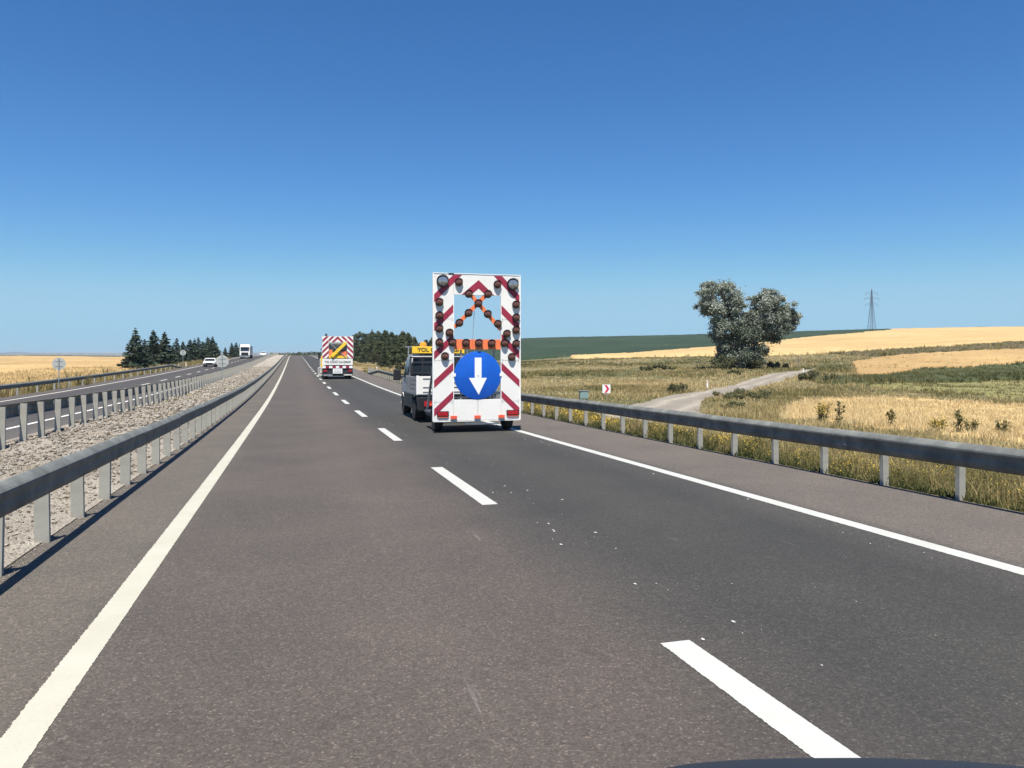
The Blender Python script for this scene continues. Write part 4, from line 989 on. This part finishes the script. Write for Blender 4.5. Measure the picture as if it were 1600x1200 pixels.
for (bx_, by_, br) in blobs:
    r0 = br*mp_
    for k in range(9):
        c_ = tp(bx_, by_, g.uniform(-2.6,2.6)*(1 if by_ < 530 else .8))
        off = g.normal(size=3); off /= np.linalg.norm(off); cc_ = np.array(c_)+off*r0*.55*g.uniform(.3,1)
        rr_ = r0*g.uniform(.32,.62); n = int(300*(rr_/.7)**1.6)+60
        d = g.normal(size=(n,3)); d /= np.linalg.norm(d, axis=1)[:,None]; q = cc_+d*(rr_*g.uniform(.1,1.0,n)**.5*(1+.45*g.normal(size=n)))[:,None]*[1,1,.85]
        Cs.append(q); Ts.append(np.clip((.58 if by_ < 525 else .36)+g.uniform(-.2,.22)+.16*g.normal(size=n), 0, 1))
Cs = np.vstack(Cs); Ts = np.concatenate(Ts)
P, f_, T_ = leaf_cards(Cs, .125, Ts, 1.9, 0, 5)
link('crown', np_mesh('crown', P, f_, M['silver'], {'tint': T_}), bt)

# conifers (three shapes each)
def conifer(seed, H=5.6, rad=1.55, layers=17, m='needle', slim=1.0, gap=.0, col=.5):
    g = np.random.default_rng(seed); C, S, T = [], [], []
    tr_ = MB(); tr_.bar((0,0,-.3),(g.normal()*.05,g.normal()*.05,H*.98),.26,0,7,.03)
    for i in range(layers):
        t_ = (i+.5)/layers; z = H*(.06+.92*t_); r_ = rad*(1-t_)**.85*slim*g.uniform(.75,1.2)+.08
        nb = max(4, int(10-5*t_))
        for k in range(nb):
            a = 2*math.pi*(k+g.uniform(-.4,.4))/nb; L_ = r_*g.uniform(.6,1.22)
            droop = -.12*L_+g.uniform(-.1,.15); tip = np.array((math.cos(a)*L_, math.sin(a)*L_, z+droop))
            if i % 2 == 0: tr_.bar((0,0,z), tuple(tip*[.85,.85,1]), .05, 0, 3, .015)
            n = int(30*L_/1.2)+8; u = g.uniform(.12,1.03,n)**.8
            q = np.array((0,0,z))*(1-u)[:,None]+tip*u[:,None]+g.normal(size=(n,3))*[.17,.17,.07]*(.55+.6*(1-u))[:,None]*min(1.1,L_+.2)
            C.append(q); T.append(np.clip(col+g.uniform(-.14,.14)+.14*g.normal(size=n), 0, 1)); S.append(np.full(n, .17+.05*(1-t_)))
    n = 26; u = g.uniform(0,1,n); C.append(np.stack([g.normal(size=n)*.05, g.normal(size=n)*.05, H*(.93+.09*u)], -1)); T.append(np.full(n,.4)); S.append(np.full(n,.12))
    P, f_, T_ = leaf_cards(np.vstack(C), np.concatenate(S), np.concatenate(T), 1.9, .6, seed)
    return tr_.mesh('trunk', M['bark']), np_mesh('crown', P, f_, M[m], {'tint': T_})
def roundpine(seed, H=7.5, rad=2.2, m='pine'):
    g = np.random.default_rng(seed); C, T = [], []
    tr_ = MB(); top = (g.normal()*.3, g.normal()*.3, H*.85); limb(tr_, [(0,0,-.3),(g.normal()*.15,g.normal()*.15,H*.4),top], .17, .05)
    for k in range(42):
        t_ = g.uniform(.06,1)**.8; z = H*(.05+.9*t_); prof = (math.sin(math.pi*min(1,(t_*.78+.22)))**.7)
        a = g.uniform(0,6.28); rr_ = rad*prof*math.sqrt(g.uniform(.15,1)); c_ = np.array((math.cos(a)*rr_, math.sin(a)*rr_, z))
        tr_.bar((0,0,max(.3,z-.8)), tuple(c_), .07, 0, 3, .02)
        r0 = g.uniform(.42,.8)*(1.15-.45*t_); n = int(95*r0**1.3)
        d = g.normal(size=(n,3)); d /= np.linalg.norm(d,axis=1)[:,None]
        C.append(c_+d*(r0*g.uniform(.3,1,n)**.5)[:,None]*[1,1,.75]); T.append(np.clip(.5+g.uniform(-.2,.2)+.13*g.normal(size=n),0,1))
    P, f_, T_ = leaf_cards(np.vstack(C), .24, np.concatenate(T), 1.7, .2, seed)
    return tr_.mesh('trunk', M['bark']), np_mesh('crown', P, f_, M[m], {'tint': T_})
CONS = [conifer(11), conifer(12, rad=1.7, layers=15), conifer(13, rad=1.35, layers=19), conifer(14, rad=1.8, layers=18, slim=.9)]
PINES = [roundpine(21), roundpine(22, rad=2.5), roundpine(23, H=8, rad=1.9), conifer(24, 7.8, 2.0, 17, 'pine')]
def plant_tree(proto, x, s, z, H, baseH, wid, label, group=None, name='conifer', cat='tree', rz_=None):
    root = empty(name, (x, s, z), (0,0,random.uniform(0,6.28) if rz_ is None else rz_), label=label, cat=cat, group=group)
    k = H/baseH; root.scale = (k*wid, k*wid, k)
    link('trunk', proto[0], root); link('crown', proto[1], root); return root
ords = ['leftmost','second','third','fourth','fifth','sixth','seventh','eighth','ninth','tenth','eleventh','twelfth','thirteenth','fourteenth','fifteenth','sixteenth','seventeenth','eighteenth','nineteenth','last']
row = [(212,514,.86),(226,531,.9),(240,517,.95),(257,520,.95),(269,541,.9),(276,529,.85),(286,534,.9),(297,531,1.0),(304,530,.9),(310,528,.85),(317,534,.85),(325,527,.9),(332,526,.95),(338,536,.8),(352,543,.9),(362,536,.8),(369,535,.9),(375,538,.8)]
for i, (px, py, wd) in enumerate(row):
    lat = -21.5-(i % 3)*.9
    k = (px-800)/F; s = (lat*CA-k*lat*SA)/(SA+k*CA); s = abs(s)
    X, Y = w2cam(lat, s); z = gz(lat, s)-.1; H = CZ+(560-py)/F*Y-z
    lab = (f'{ords[i]} dark conifer from the left in the row beyond the opposite carriageway' if i else 'leftmost and tallest dark conifer in the row, next to the wheat field')
    if i == len(row)-1: lab = 'rightmost dark conifer of the row, just behind the oncoming lorry'
    plant_tree(CONS[i % 4], lat, s, z, H, 5.6, wd*1.42, lab, 'conifers in a row beyond the opposite carriageway')
# pine grove on the right
gp = random.Random(5)
top = [(497,545),(520,541),(545,530),(556,518),(566,514),(572,518),(583,511),(592,515),(602,517),(612,518),(622,521),(632,515),(640,521),(650,527),(657,536),(664,533),(675,528),(690,530)]
def toppy(px): return float(np.interp(px, [p[0] for p in top], [p[1] for p in top]))
cnt = 0
for row_i, (lat0, dpy) in enumerate(((19,14),(24,5),(30,0),(37,-1))):
    px = 676 if row_i else 672
    while px > 540:
        k = (px-800)/F; lat = lat0+gp.uniform(-1.6,1.6)
        s = (lat*CA-k*lat*SA)/(SA+k*CA)
        if 60 < s < 420:
            X, Y = w2cam(lat, s); z = gz(lat, s)-.2; H = CZ+(560-toppy(px)-dpy-gp.uniform(0,6 if row_i else 9))/F*Y-z
            H = max(2.5, min(H, 13)); 
            plant_tree(PINES[gp.randrange(4)], lat, s, z, H, 7.6, gp.uniform(.85,1.15)*(1.0 if H > 5 else 1.3), 'dark green pine in the dense grove right of the distant works truck', 'pines in the grove right of the road', 'pine_tree'); cnt += 1
        px -= gp.uniform(7,12)
# few pines left of the far truck, beyond the crest
for i, (px, py, Y) in enumerate([(467,549,520),(512,534,230),(519,541,260)]):
    x, s = cam2w((px-800)/F*Y, Y); z = gz(x, s)-.2
    plant_tree(PINES[i], x, s, z, max(2.5, CZ+(560-py)/F*Y-z), 7.6, 1.2, ['small far pine breaking the horizon above the crest','pine just peeping over the distant works truck','smaller pine behind the distant works truck'][i], None, 'pine_tree')
# far wood line on the horizon
Cs = []; g = np.random.default_rng(8)
for px in np.arange(425, 560, .55):
    Y = g.uniform(850, 1100); X = (px-800)/F*Y; x, s = cam2w(X, Y); zt_ = CZ+(560-(552.2+g.uniform(-1.2,1.2)-(1.5 if px > 480 else 0)))/F*Y
    zz_ = g.uniform(-4, zt_, 26); Cs.append(np.stack([x+g.normal(size=26)*1.5, s+g.normal(size=26)*2, zz_], -1))
Cs = np.vstack(Cs); P, f_, T_ = leaf_cards(Cs, 1.6, g.uniform(.2,.8,len(Cs)), 1.3, 0, 4)
link('distant_wood', np_mesh('distant_wood', P, f_, M['pine'], {'tint': T_}), kind='stuff', label='thin dark line of woods on the horizon at the road crest')

# shrubs
def shrub(px, Y, wpx, hpx, label, m='shrub', n=900, name='shrub', size=.13, cat='shrub'):
    grp_ = 'low bushes inside the bend of the gravel track' if 'inside the bend' in label else None
    x, s = cam2w((px-800)/F*Y, Y); z = gz(x, s)
    root = empty(name, (x, s, z), (0,0,-YAW), label=label, cat=cat, group=grp_); g = np.random.default_rng(int(px*7+Y))
    W_, H_2 = wpx*Y/F, hpx*Y/F; tb = MB(); C = []
    for k in range(14):
        a = g.uniform(0,6.28); r_ = W_*.42*math.sqrt(g.uniform()); c_ = np.array((math.cos(a)*r_, math.sin(a)*r_*.7, H_2*g.uniform(.2,.82)*(1-.45*(r_/(W_*.5))**2)))
        tb.bar((c_[0]*.2,c_[1]*.2,-.1), tuple(c_), .05, 0, 3, .015); nn = n//14; rr_ = min(W_,H_2)*.26
        d = g.normal(size=(nn,3)); d /= np.linalg.norm(d,axis=1)[:,None]; q = c_+d*(rr_*g.uniform(.3,1,nn)**.5)[:,None]; q[:,2] = np.maximum(q[:,2],.02); C.append(q)
    tb.part('stem', M['bark'], root); C = np.vstack(C)
    P, f_, T_ = leaf_cards(C, size, np.clip(g.uniform(.3,.7)+.15*g.normal(size=len(C)),0,1), 1.6, .1, 3)
    link('foliage', np_mesh('foliage', P, f_, M[m], {'tint': T_}), root)
shrub(1133, 99, 42, 26, 'low dark shrub at the left foot of the big silver tree', n=1600)
shrub(1182, 101, 30, 20, 'dark shrub at the right foot of the big silver tree', n=1200)
shrub(1213, 104, 40, 14, 'flat low shrub right of the big silver tree', n=1200)
shrub(1058, 52, 34, 19, 'rounded olive shrub left of the gravel track bend', n=1400, size=.07)
gs = random.Random(12)
for k in range(26):
    u = gs.random(); v = gs.random(); px_ = 1104+u*95; Y_ = 33+v*16+u*9
    if px_ < 1150-v*45+0: px_ += 30
    shrub(px_, Y_, gs.uniform(10,24), gs.uniform(5,13), 'low olive grey bush in the scrub inside the bend of the gravel track', 'shrub', gs.randrange(300,700), size=.05)
shrub(1270, 72, 50, 16, 'grey green scrub hiding the far end of the gravel track', n=1600, size=.09)
shrub(1300, 66, 40, 14, 'pale scrub right of the far end of the gravel track', n=1300, size=.09)
shrub(1010, 105, 26, 10, 'small dark bush in the rough grass left of the big tree', n=700)
shrub(1038, 108, 60, 11, 'low dark bush line just left of the big tree', n=1400)
shrub(1150, 88, 34, 9, 'low weed clump below the big silver tree', n=800, size=.09)
# bare sapling
x_, s_ = cam2w((1248-800)/F*108, 108); z_ = gz(x_, s_)
sp_ = empty('bare_sapling', (x_, s_, z_), (0,0,0), label='small bare grey sapling before the wheat right of the big tree', cat='sapling')
mb = MB(); g = np.random.default_rng(2); limb(mb, [(0,0,-.2),(.05,0,.7),(0,.05,1.4)], .05, .03, 5)
for k in range(14):
    a = g.uniform(0,6.28); z0 = g.uniform(.5,1.4); e = (math.cos(a)*g.uniform(.4,1), math.sin(a)*.5, z0+g.uniform(.3,.9)); mb.bar((0,0,z0), e, .04, 0, 3, .015)
    for q in range(3): mb.bar(e, (e[0]+g.normal()*.25, e[1]+g.normal()*.2, e[2]+g.uniform(0,.35)), .018, 0, 3, .008)
mb.part('branches', mat('grey_dead_wood', (.22,.19,.16), .9), sp_)

# tall roadside weeds, each a thing
def tall_weed(px, py_base, py_top, Y, label, kind='mullein'):
    x, s = cam2w((px-800)/F*Y, Y); z = gz(x, s); g = np.random.default_rng(int(px)); H = max(.5, (CZ+(560-py_top)/F*Y)-z)
    root = empty('tall_weed', (x, s, z), (0,0,0), label=label, cat='plant'); mb = MB(); C, S, fl = [], [], []
    ns = 1 if kind == 'mullein' else 12
    for k in range(ns):
        a = g.uniform(0,6.28); lean = (.03 if ns == 1 else .42)*H
        e = np.array((math.cos(a)*lean*g.uniform(.2,1), math.sin(a)*lean*g.uniform(.2,1), H*(1 if k == 0 else g.uniform(.7,1)))); mb.bar((0,0,-.1), tuple(e), .022, 0, 4, .008)
        n = 150 if ns == 1 else 46; u = g.uniform(.08,1,n)
        C.append(e*u[:,None]+g.normal(size=(n,3))*([.055,.055,.02] if ns == 1 else [.05,.05,.03])); S.append(np.where(u < .45, .050, .030))
        if kind == 'yellow': uu = g.uniform(.7,1.02,26); fl.append(e*uu[:,None]+g.normal(size=(26,3))*.055)
        if ns == 1: # short side branches
            for j in range(5):
                h_ = g.uniform(.45,.85); b_ = g.uniform(0,6.28); e2 = e*h_+np.array((math.cos(b_)*.13, math.sin(b_)*.13, .18)); mb.bar(tuple(e*h_), tuple(e2), .014, 0, 3, .006)
                C.append(e*h_+(e2-e*h_)*g.uniform(.3,1,10)[:,None]+g.normal(size=(10,3))*.02); S.append(np.full(10,.05))
    mb.part('stem', M['bark'] if kind == 'mullein' else M['shrub'], root); C = np.vstack(C)
    P, f_, T_ = leaf_cards(C, np.concatenate(S), np.clip(.45+.2*g.normal(size=len(C)),0,1), 1.8, .1, 3)
    link('leaves', np_mesh('leaves', P, f_, M['weed'], {'tint': np.clip(T_*(1.25 if kind != 'mullein' else .95), 0, 1)}), root)
    if fl:
        P, f_, T_ = leaf_cards(np.vstack(fl), .028, np.zeros(sum(map(len, fl))), 1.2, 0, 3); link('flowers', np_mesh('flowers', P, f_, M['flower']), root, kind='stuff')
tall_weed(1286, 668, 630, 24.0, 'yellow flowering weed behind the right guardrail, left of the tall dark stalk', 'yellow')
tall_weed(1312, 670, 628, 23.5, 'tall dark stalk behind the guardrail right of the yellow flowering weed')
tall_weed(1497, 690, 640, 19.5, 'tall brown stalk in front of the near wheat at the right edge')
tall_weed(1518, 690, 660, 19.5, 'bushy green weed right of the tall brown stalk', 'bush')
tall_weed(1567, 695, 658, 18.8, 'bushy green weed nearest the right edge of the picture', 'bush')
tall_weed(1465, 686, 668, 20.0, 'low yellow green weed left of the tall brown stalk', 'yellow')
tall_weed(1393, 678, 642, 22.0, 'thin reddish stalk in the middle of the near wheat')
tall_weed(1444, 552, 538, 150, 'thin distant weed on the brown strip between wheat fields')
for i, (px, Y, h) in enumerate([(108,68,1.4),(119,66,1.3),(136,64,1.5),(165,80,1.5),(48,60,1.0)]):
    tall_weed(px, 0, 560+ (CZ+0-(gz(*cam2w((px-800)/F*Y, Y))+h))/Y*F, Y, ['dark weed right of the far left round sign','second dark weed right of the far left round sign','tallest green weed behind the far left guardrail','pale tall weed near the conifers on the left','low green weed under the far left guardrail'][i], 'bush')

# ------------------------------------------------------------------ grass and weeds as stuff
def tufts(name, x, s, z, h, tint, m, label, blades=9, bw=.014, spread=.10, lean=.45, seed=1):
    g = np.random.default_rng(seed); n = len(x)*blades
    X = np.repeat(x, blades)+g.normal(size=n)*spread; S_ = np.repeat(s, blades)+g.normal(size=n)*spread
    Z = np.repeat(z, blades)-.03; Hh = np.repeat(h, blades)*g.uniform(.45,1.15,n); T = np.clip(np.repeat(tint, blades)+g.normal(size=n)*.10, 0, 1)
    a = g.uniform(0, 2*math.pi, n); W_ = (np.repeat(bw, blades) if not np.isscalar(bw) else bw)*g.uniform(.6,1.4,n)
    la = g.uniform(0, 2*math.pi, n); ll = Hh*np.abs(g.normal(size=n))*lean
    dx, dy = np.cos(a)*W_/2, np.sin(a)*W_/2
    b0 = np.stack([X-dx, S_-dy, Z], -1); b1 = np.stack([X+dx, S_+dy, Z], -1)
    mx, my = X+np.cos(la)*ll*.35, S_+np.sin(la)*ll*.35
    m0 = np.stack([mx-dx*.8, my-dy*.8, Z+Hh*.55], -1); m1 = np.stack([mx+dx*.8, my+dy*.8, Z+Hh*.55], -1)
    tp_ = np.stack([X+np.cos(la)*ll, S_+np.sin(la)*ll, Z+Hh], -1)
    P = np.stack([b0, b1, m1, m0, tp_], 1).reshape(-1, 3)
    i = np.arange(n)*5
    f_ = np.concatenate([np.stack([i, i+1, i+2], -1), np.stack([i, i+2, i+3], -1), np.stack([i+3, i+2, i+4], -1)])
    return link(name, np_mesh(name, P, f_, m, {'tint': np.repeat(T, 5)}), kind='stuff', label=label)
def strip_pts(x0, x1, s0, s1, dens0, dfall=14.):
    n = int((x1-x0)*(s1-s0)*dens0); x = rng.uniform(x0, x1, n); s = rng.uniform(s0, s1, n)
    keep = rng.uniform(size=n) < np.minimum(1, (dfall/np.maximum(s, 1))**1.3); return x[keep], s[keep]
# weeds under the right guardrail
x, s = strip_pts(8.40, 9.9, 2.5, 100, 95); z = ground(x, s); cl = fbm(x/.8, s/.8, 5)
edge = smooth(8.38, 8.6, x)
tufts('roadside_weeds', x, s, z, (.10+.38*cl)*(.45+.55*edge)*1.15, .20+.80*fbm(x/.5, s/.5, 15), M['weed'], 'weeds and dry grass growing under the right guardrail', 10, .011*np.clip(s/12, 1, 3), .05, .35, 2)
k = rng.uniform(size=len(x)) < .30
k &= fbm(x/.9, s/.9, 44) > .52
fx, fs, fz = np.repeat(x[k], 16), np.repeat(s[k], 16), np.repeat(z[k]+(.10+.30*cl[k]), 16)
C = np.stack([fx+rng.normal(size=len(fx))*.06, fs+rng.normal(size=len(fx))*.06, fz+rng.normal(size=len(fx))*.07], -1)
P, f_, T_ = leaf_cards(C, .015*np.clip(fs/12, 1, 2.2), np.zeros(len(C)), 1.2, 0, 9)
link('yellow_flowers', np_mesh('yellow_flowers', P, f_, M['flower']), kind='stuff', label='small yellow flowers among the weeds under the right guardrail')
# broad leaves low down, seed heads higher up
kk = rng.uniform(size=len(x)) < .55
lx_, ls_, lz_ = (np.repeat(q_[kk], 12) for q_ in (x, s, z)); hh_ = np.repeat((.10+.38*cl[kk])*(.45+.55*edge[kk]), 12); u_ = rng.uniform(0, 1, len(lx_))**1.5
C = np.stack([lx_+rng.normal(size=len(lx_))*.07, ls_+rng.normal(size=len(lx_))*.07, lz_+.02+hh_*u_], -1)
pt_ = fbm(lx_/.7, ls_/.7, 65)
P, f_, T_ = leaf_cards(C, .022*(1.25-.75*u_)*np.clip(ls_/14, 1, 2.6), np.clip(.02+.25*pt_+.75*u_*fbm(lx_/.4, ls_/.4, 66), 0, 1), 1.9, .2, 12)
link('weed_leaves', np_mesh('weed_leaves', P, f_, M['weed'], {'tint': T_}), kind='stuff', label='broad leaves and dry seed heads among the weeds under the right guardrail')
# low dark plants on the asphalt edge
x = 8.36+np.abs(rng.normal(size=1700))*.09; s = rng.uniform(3, 60, 1700)**1.0; z = ground(x, s)+.02
tufts('edge_weeds', x, s, z, rng.uniform(.05,.16,1700), rng.uniform(0,.35,1700), M['weed'], 'dark low plants along the right asphalt edge', 7, .016, .04, .9, 3)
# rough verge, fields: density falls with distance so it stays even to the eye
def polar_pts(n, th0, th1, r0, r1, seed):
    g = np.random.default_rng(seed); t_ = g.uniform(th0, th1, n); r_ = np.exp(g.uniform(math.log(r0), math.log(r1), n)); return cam2w(r_*np.sin(t_), r_*np.cos(t_))
x, s = polar_pts(150000, R(-30), R(36), 11, 210, 4)
k = x > 9.7; x, s = x[k], s[k]; z = ground(x, s); zz = zones(x, s, z); X, Y = w2cam(x, s); rr = np.hypot(X, Y)
v = zz == 0
cl = fbm(x/6, s/6, 71); cl2 = fbm(x/22, s/22, 72)
pick = v & (rng.uniform(size=len(x)) < np.clip(.25+1.5*(cl-.3), .1, 1))
tufts('rough_grass', x[pick], s[pick], z[pick], (.08+.34*cl[pick])*np.clip(.7+rr[pick]/150, .7, 1.3), np.clip(.40+1.5*(cl2[pick]-.5)+.7*(fbm(x[pick]/2.2, s[pick]/2.2, 73)-.42)+.24, .05, 1), M['weed'], 'olive and brown rough grass beyond the right guardrail', 6, .010*np.clip(rr[pick]/14, .9, 9), .05*np.clip(rr[pick].mean()/20, 1, 3), .5, 5)
for kz, nm, lb, mm, hh, tt, den in ((7,'wheat_stalks','golden stalks of the nearest wheat patch',M['straw'],.24,.95,.9),(4,'wheat_stalks','stalks of the tan wheat field at the right edge',M['straw'],.45,.4,.5),(2,'wheat_stalks','stalks at the edge of the far wheat field',M['straw'],.8,.6,.25),
                                (5,'ditch_weeds','dark green weeds in the strip between the right fields',M['weed'],.6,.34,.9),(6,'grass_tufts','yellow green grass tufts above the near wheat',M['weed'],.3,.55,.6),(3,'field_edge_scrub','brown scrub between the right wheat fields',M['weed'],.8,.45,.8)):
    p = (zz == kz) & (rng.uniform(size=len(x)) < den)
    if p.sum() > 10: tufts(nm, x[p], s[p], z[p]+(.02 if kz != 7 else .1), hh*(.6+.7*cl[p]), np.clip(tt+(cl2[p]-.5)*.8, 0, 1), mm, lb, 6, .011*np.clip(rr[p]/14, .9, 9), .05*np.clip(rr[p].mean()/20, 1, 3), .4, 50+kz)
# left: dry grass behind the far guardrail, wheat stalks at its edge
x, s = polar_pts(60000, R(-42), R(-14), 34, 240, 6); k = (x < -17.5) & (x > -32); x, s = x[k], s[k]; z = ground(x, s); rr = np.hypot(x, s)
d = (x > -20.2)
tufts('dry_grass', x[d], s[d], z[d], rng.uniform(.35,.8,d.sum()), np.clip(.45+.5*fbm(x[d]/3, s[d]/3, 81), 0, 1), M['weed'], 'dry grass behind the far left guardrail', 6, .012*np.clip(rr[d]/14, 1, 7), .15, .35, 7)
tufts('wheat_stalks', x[~d], s[~d], z[~d]+.1, rng.uniform(.4,.75,(~d).sum()), np.clip(.3+.5*fbm(x[~d]/5, s[~d]/5, 82), 0, 1), M['straw'], 'wheat stalks along the edge of the left field', 5, .012*np.clip(rr[~d]/14, 1, 7), .15, .3, 8)
# median: rubble and a few dry plants
nst = 15000
t_ = np.exp(rng.uniform(math.log(6), math.log(120), nst)); x = rng.uniform(-6.3, -2.55, nst); s = t_
z = rz(s)+cross(x)+.012+med_z(x, s)
r_ = rng.uniform(.008,.042,nst)*np.clip(s/16, .6, 2.2); octv = np.array([[1,0,0],[0,1,0],[-1,0,0],[0,-1,0],[0,0,.8],[0,0,-.8]]); octf = np.array([[0,1,4],[1,2,4],[2,3,4],[3,0,4],[1,0,5],[2,1,5],[3,2,5],[0,3,5]])
P = octv[None]*r_[:,None,None]*rng.uniform(.6,1.3,(nst,6,1)); P += np.stack([x,s,z+r_*.3],-1)[:,None]; f_ = (octf[None]+6*np.arange(nst)[:,None,None]).reshape(-1,3)
link('rubble', np_mesh('rubble', P.reshape(-1,3), f_, M['median'], {'tint': np.repeat(rng.uniform(.1,1,nst), 6)}), kind='stuff', label='loose pale stones on the median')
n = 2600; s = np.exp(rng.uniform(math.log(9), math.log(140), n)); x = rng.uniform(-6.2, -2.6, n); k = fbm(x/1.2, s/2.0, 91) > .55; x, s = x[k], s[k]; z = rz(s)+cross(x)+med_z(x, s)
tufts('median_grass', x, s, z, rng.uniform(.05,.16,len(x)), rng.uniform(.45,1,len(x)), M['weed'], 'sparse dry plants on the gravel median', 6, .01*np.clip(s/14,1,4), .06, .9, 9)
# gravel fringe on the left shoulder
n = 2600; s = np.exp(rng.uniform(math.log(4), math.log(60), n)); x = -2.5+np.abs(rng.normal(size=n))*.10; z = rz(s)+cross(x)+.003; r_ = rng.uniform(.003,.012,n)
P = octv[None]*r_[:,None,None]*rng.uniform(.6,1.3,(n,6,1)); P += np.stack([x,s,z],-1)[:,None]; f_ = (octf[None]+6*np.arange(n)[:,None,None]).reshape(-1,3)
link('loose_gravel', np_mesh('loose_gravel', P.reshape(-1,3), f_, M['median'], {'tint': np.repeat(rng.uniform(.1,.9,n), 6)}), kind='stuff', label='loose gravel along the foot of the left guardrail')

# ------------------------------------------------------------------ edge of the car the picture is taken from
bn = empty('car_bonnet', (0.95, .7, .6), label='dark rounded edge of our own car bonnet at the bottom right', cat='car bonnet')
xs = np.linspace(-.75, .75, 61); ys = np.linspace(-.35, .46, 24)
def bz(x, y):
    xa = x+.95; z = np.interp([xa-.04, xa-.02, xa, xa+.02, xa+.04], [.2,.42,.52,.6,.7,.8,1,1.2,1.4,1.7], [-.75,-.682,-.655,-.6400,-.646,-.6560,-.6835,-.717,-.760,-.84]).mean()
    return CZ-.6+float(z)-.9*max(0, y-.34)**1.5
vs_ = [(x, y, bz(x, y)) for x in xs for y in ys]; vs_ += [(x, y, bz(x, y)-.03) for x in xs for y in ys]
nx_, ny_ = len(xs), len(ys); o_ = nx_*ny_; fs = []
for i in range(nx_-1):
    for j in range(ny_-1):
        a = i*ny_+j; fs += [(a,a+ny_,a+ny_+1,a+1),(o_+a+1,o_+a+ny_+1,o_+a+ny_,o_+a)]
for i in range(nx_-1):
    for j in (0, ny_-1): a = i*ny_+j; fs.append((a,a+o_,a+o_+ny_,a+ny_))
for j in range(ny_-1):
    for i in (0, nx_-1): a = i*ny_+j; fs.append((a,a+1,a+1+o_,a+o_))
MB().add(vs_, fs).part('panel', M['bonnet'], bn, True)
MB().box((.23,.30,bz(.25,.33)-.004),(.27,.33,bz(.25,.33)+.004)).part('washer_nozzle', M['black'], bn, False, .003)
print('tris', sum(len(o.data.polygons) if o.type == 'MESH' else 0 for o in scene.objects), 'objects', len(scene.objects), 'pines', cnt)
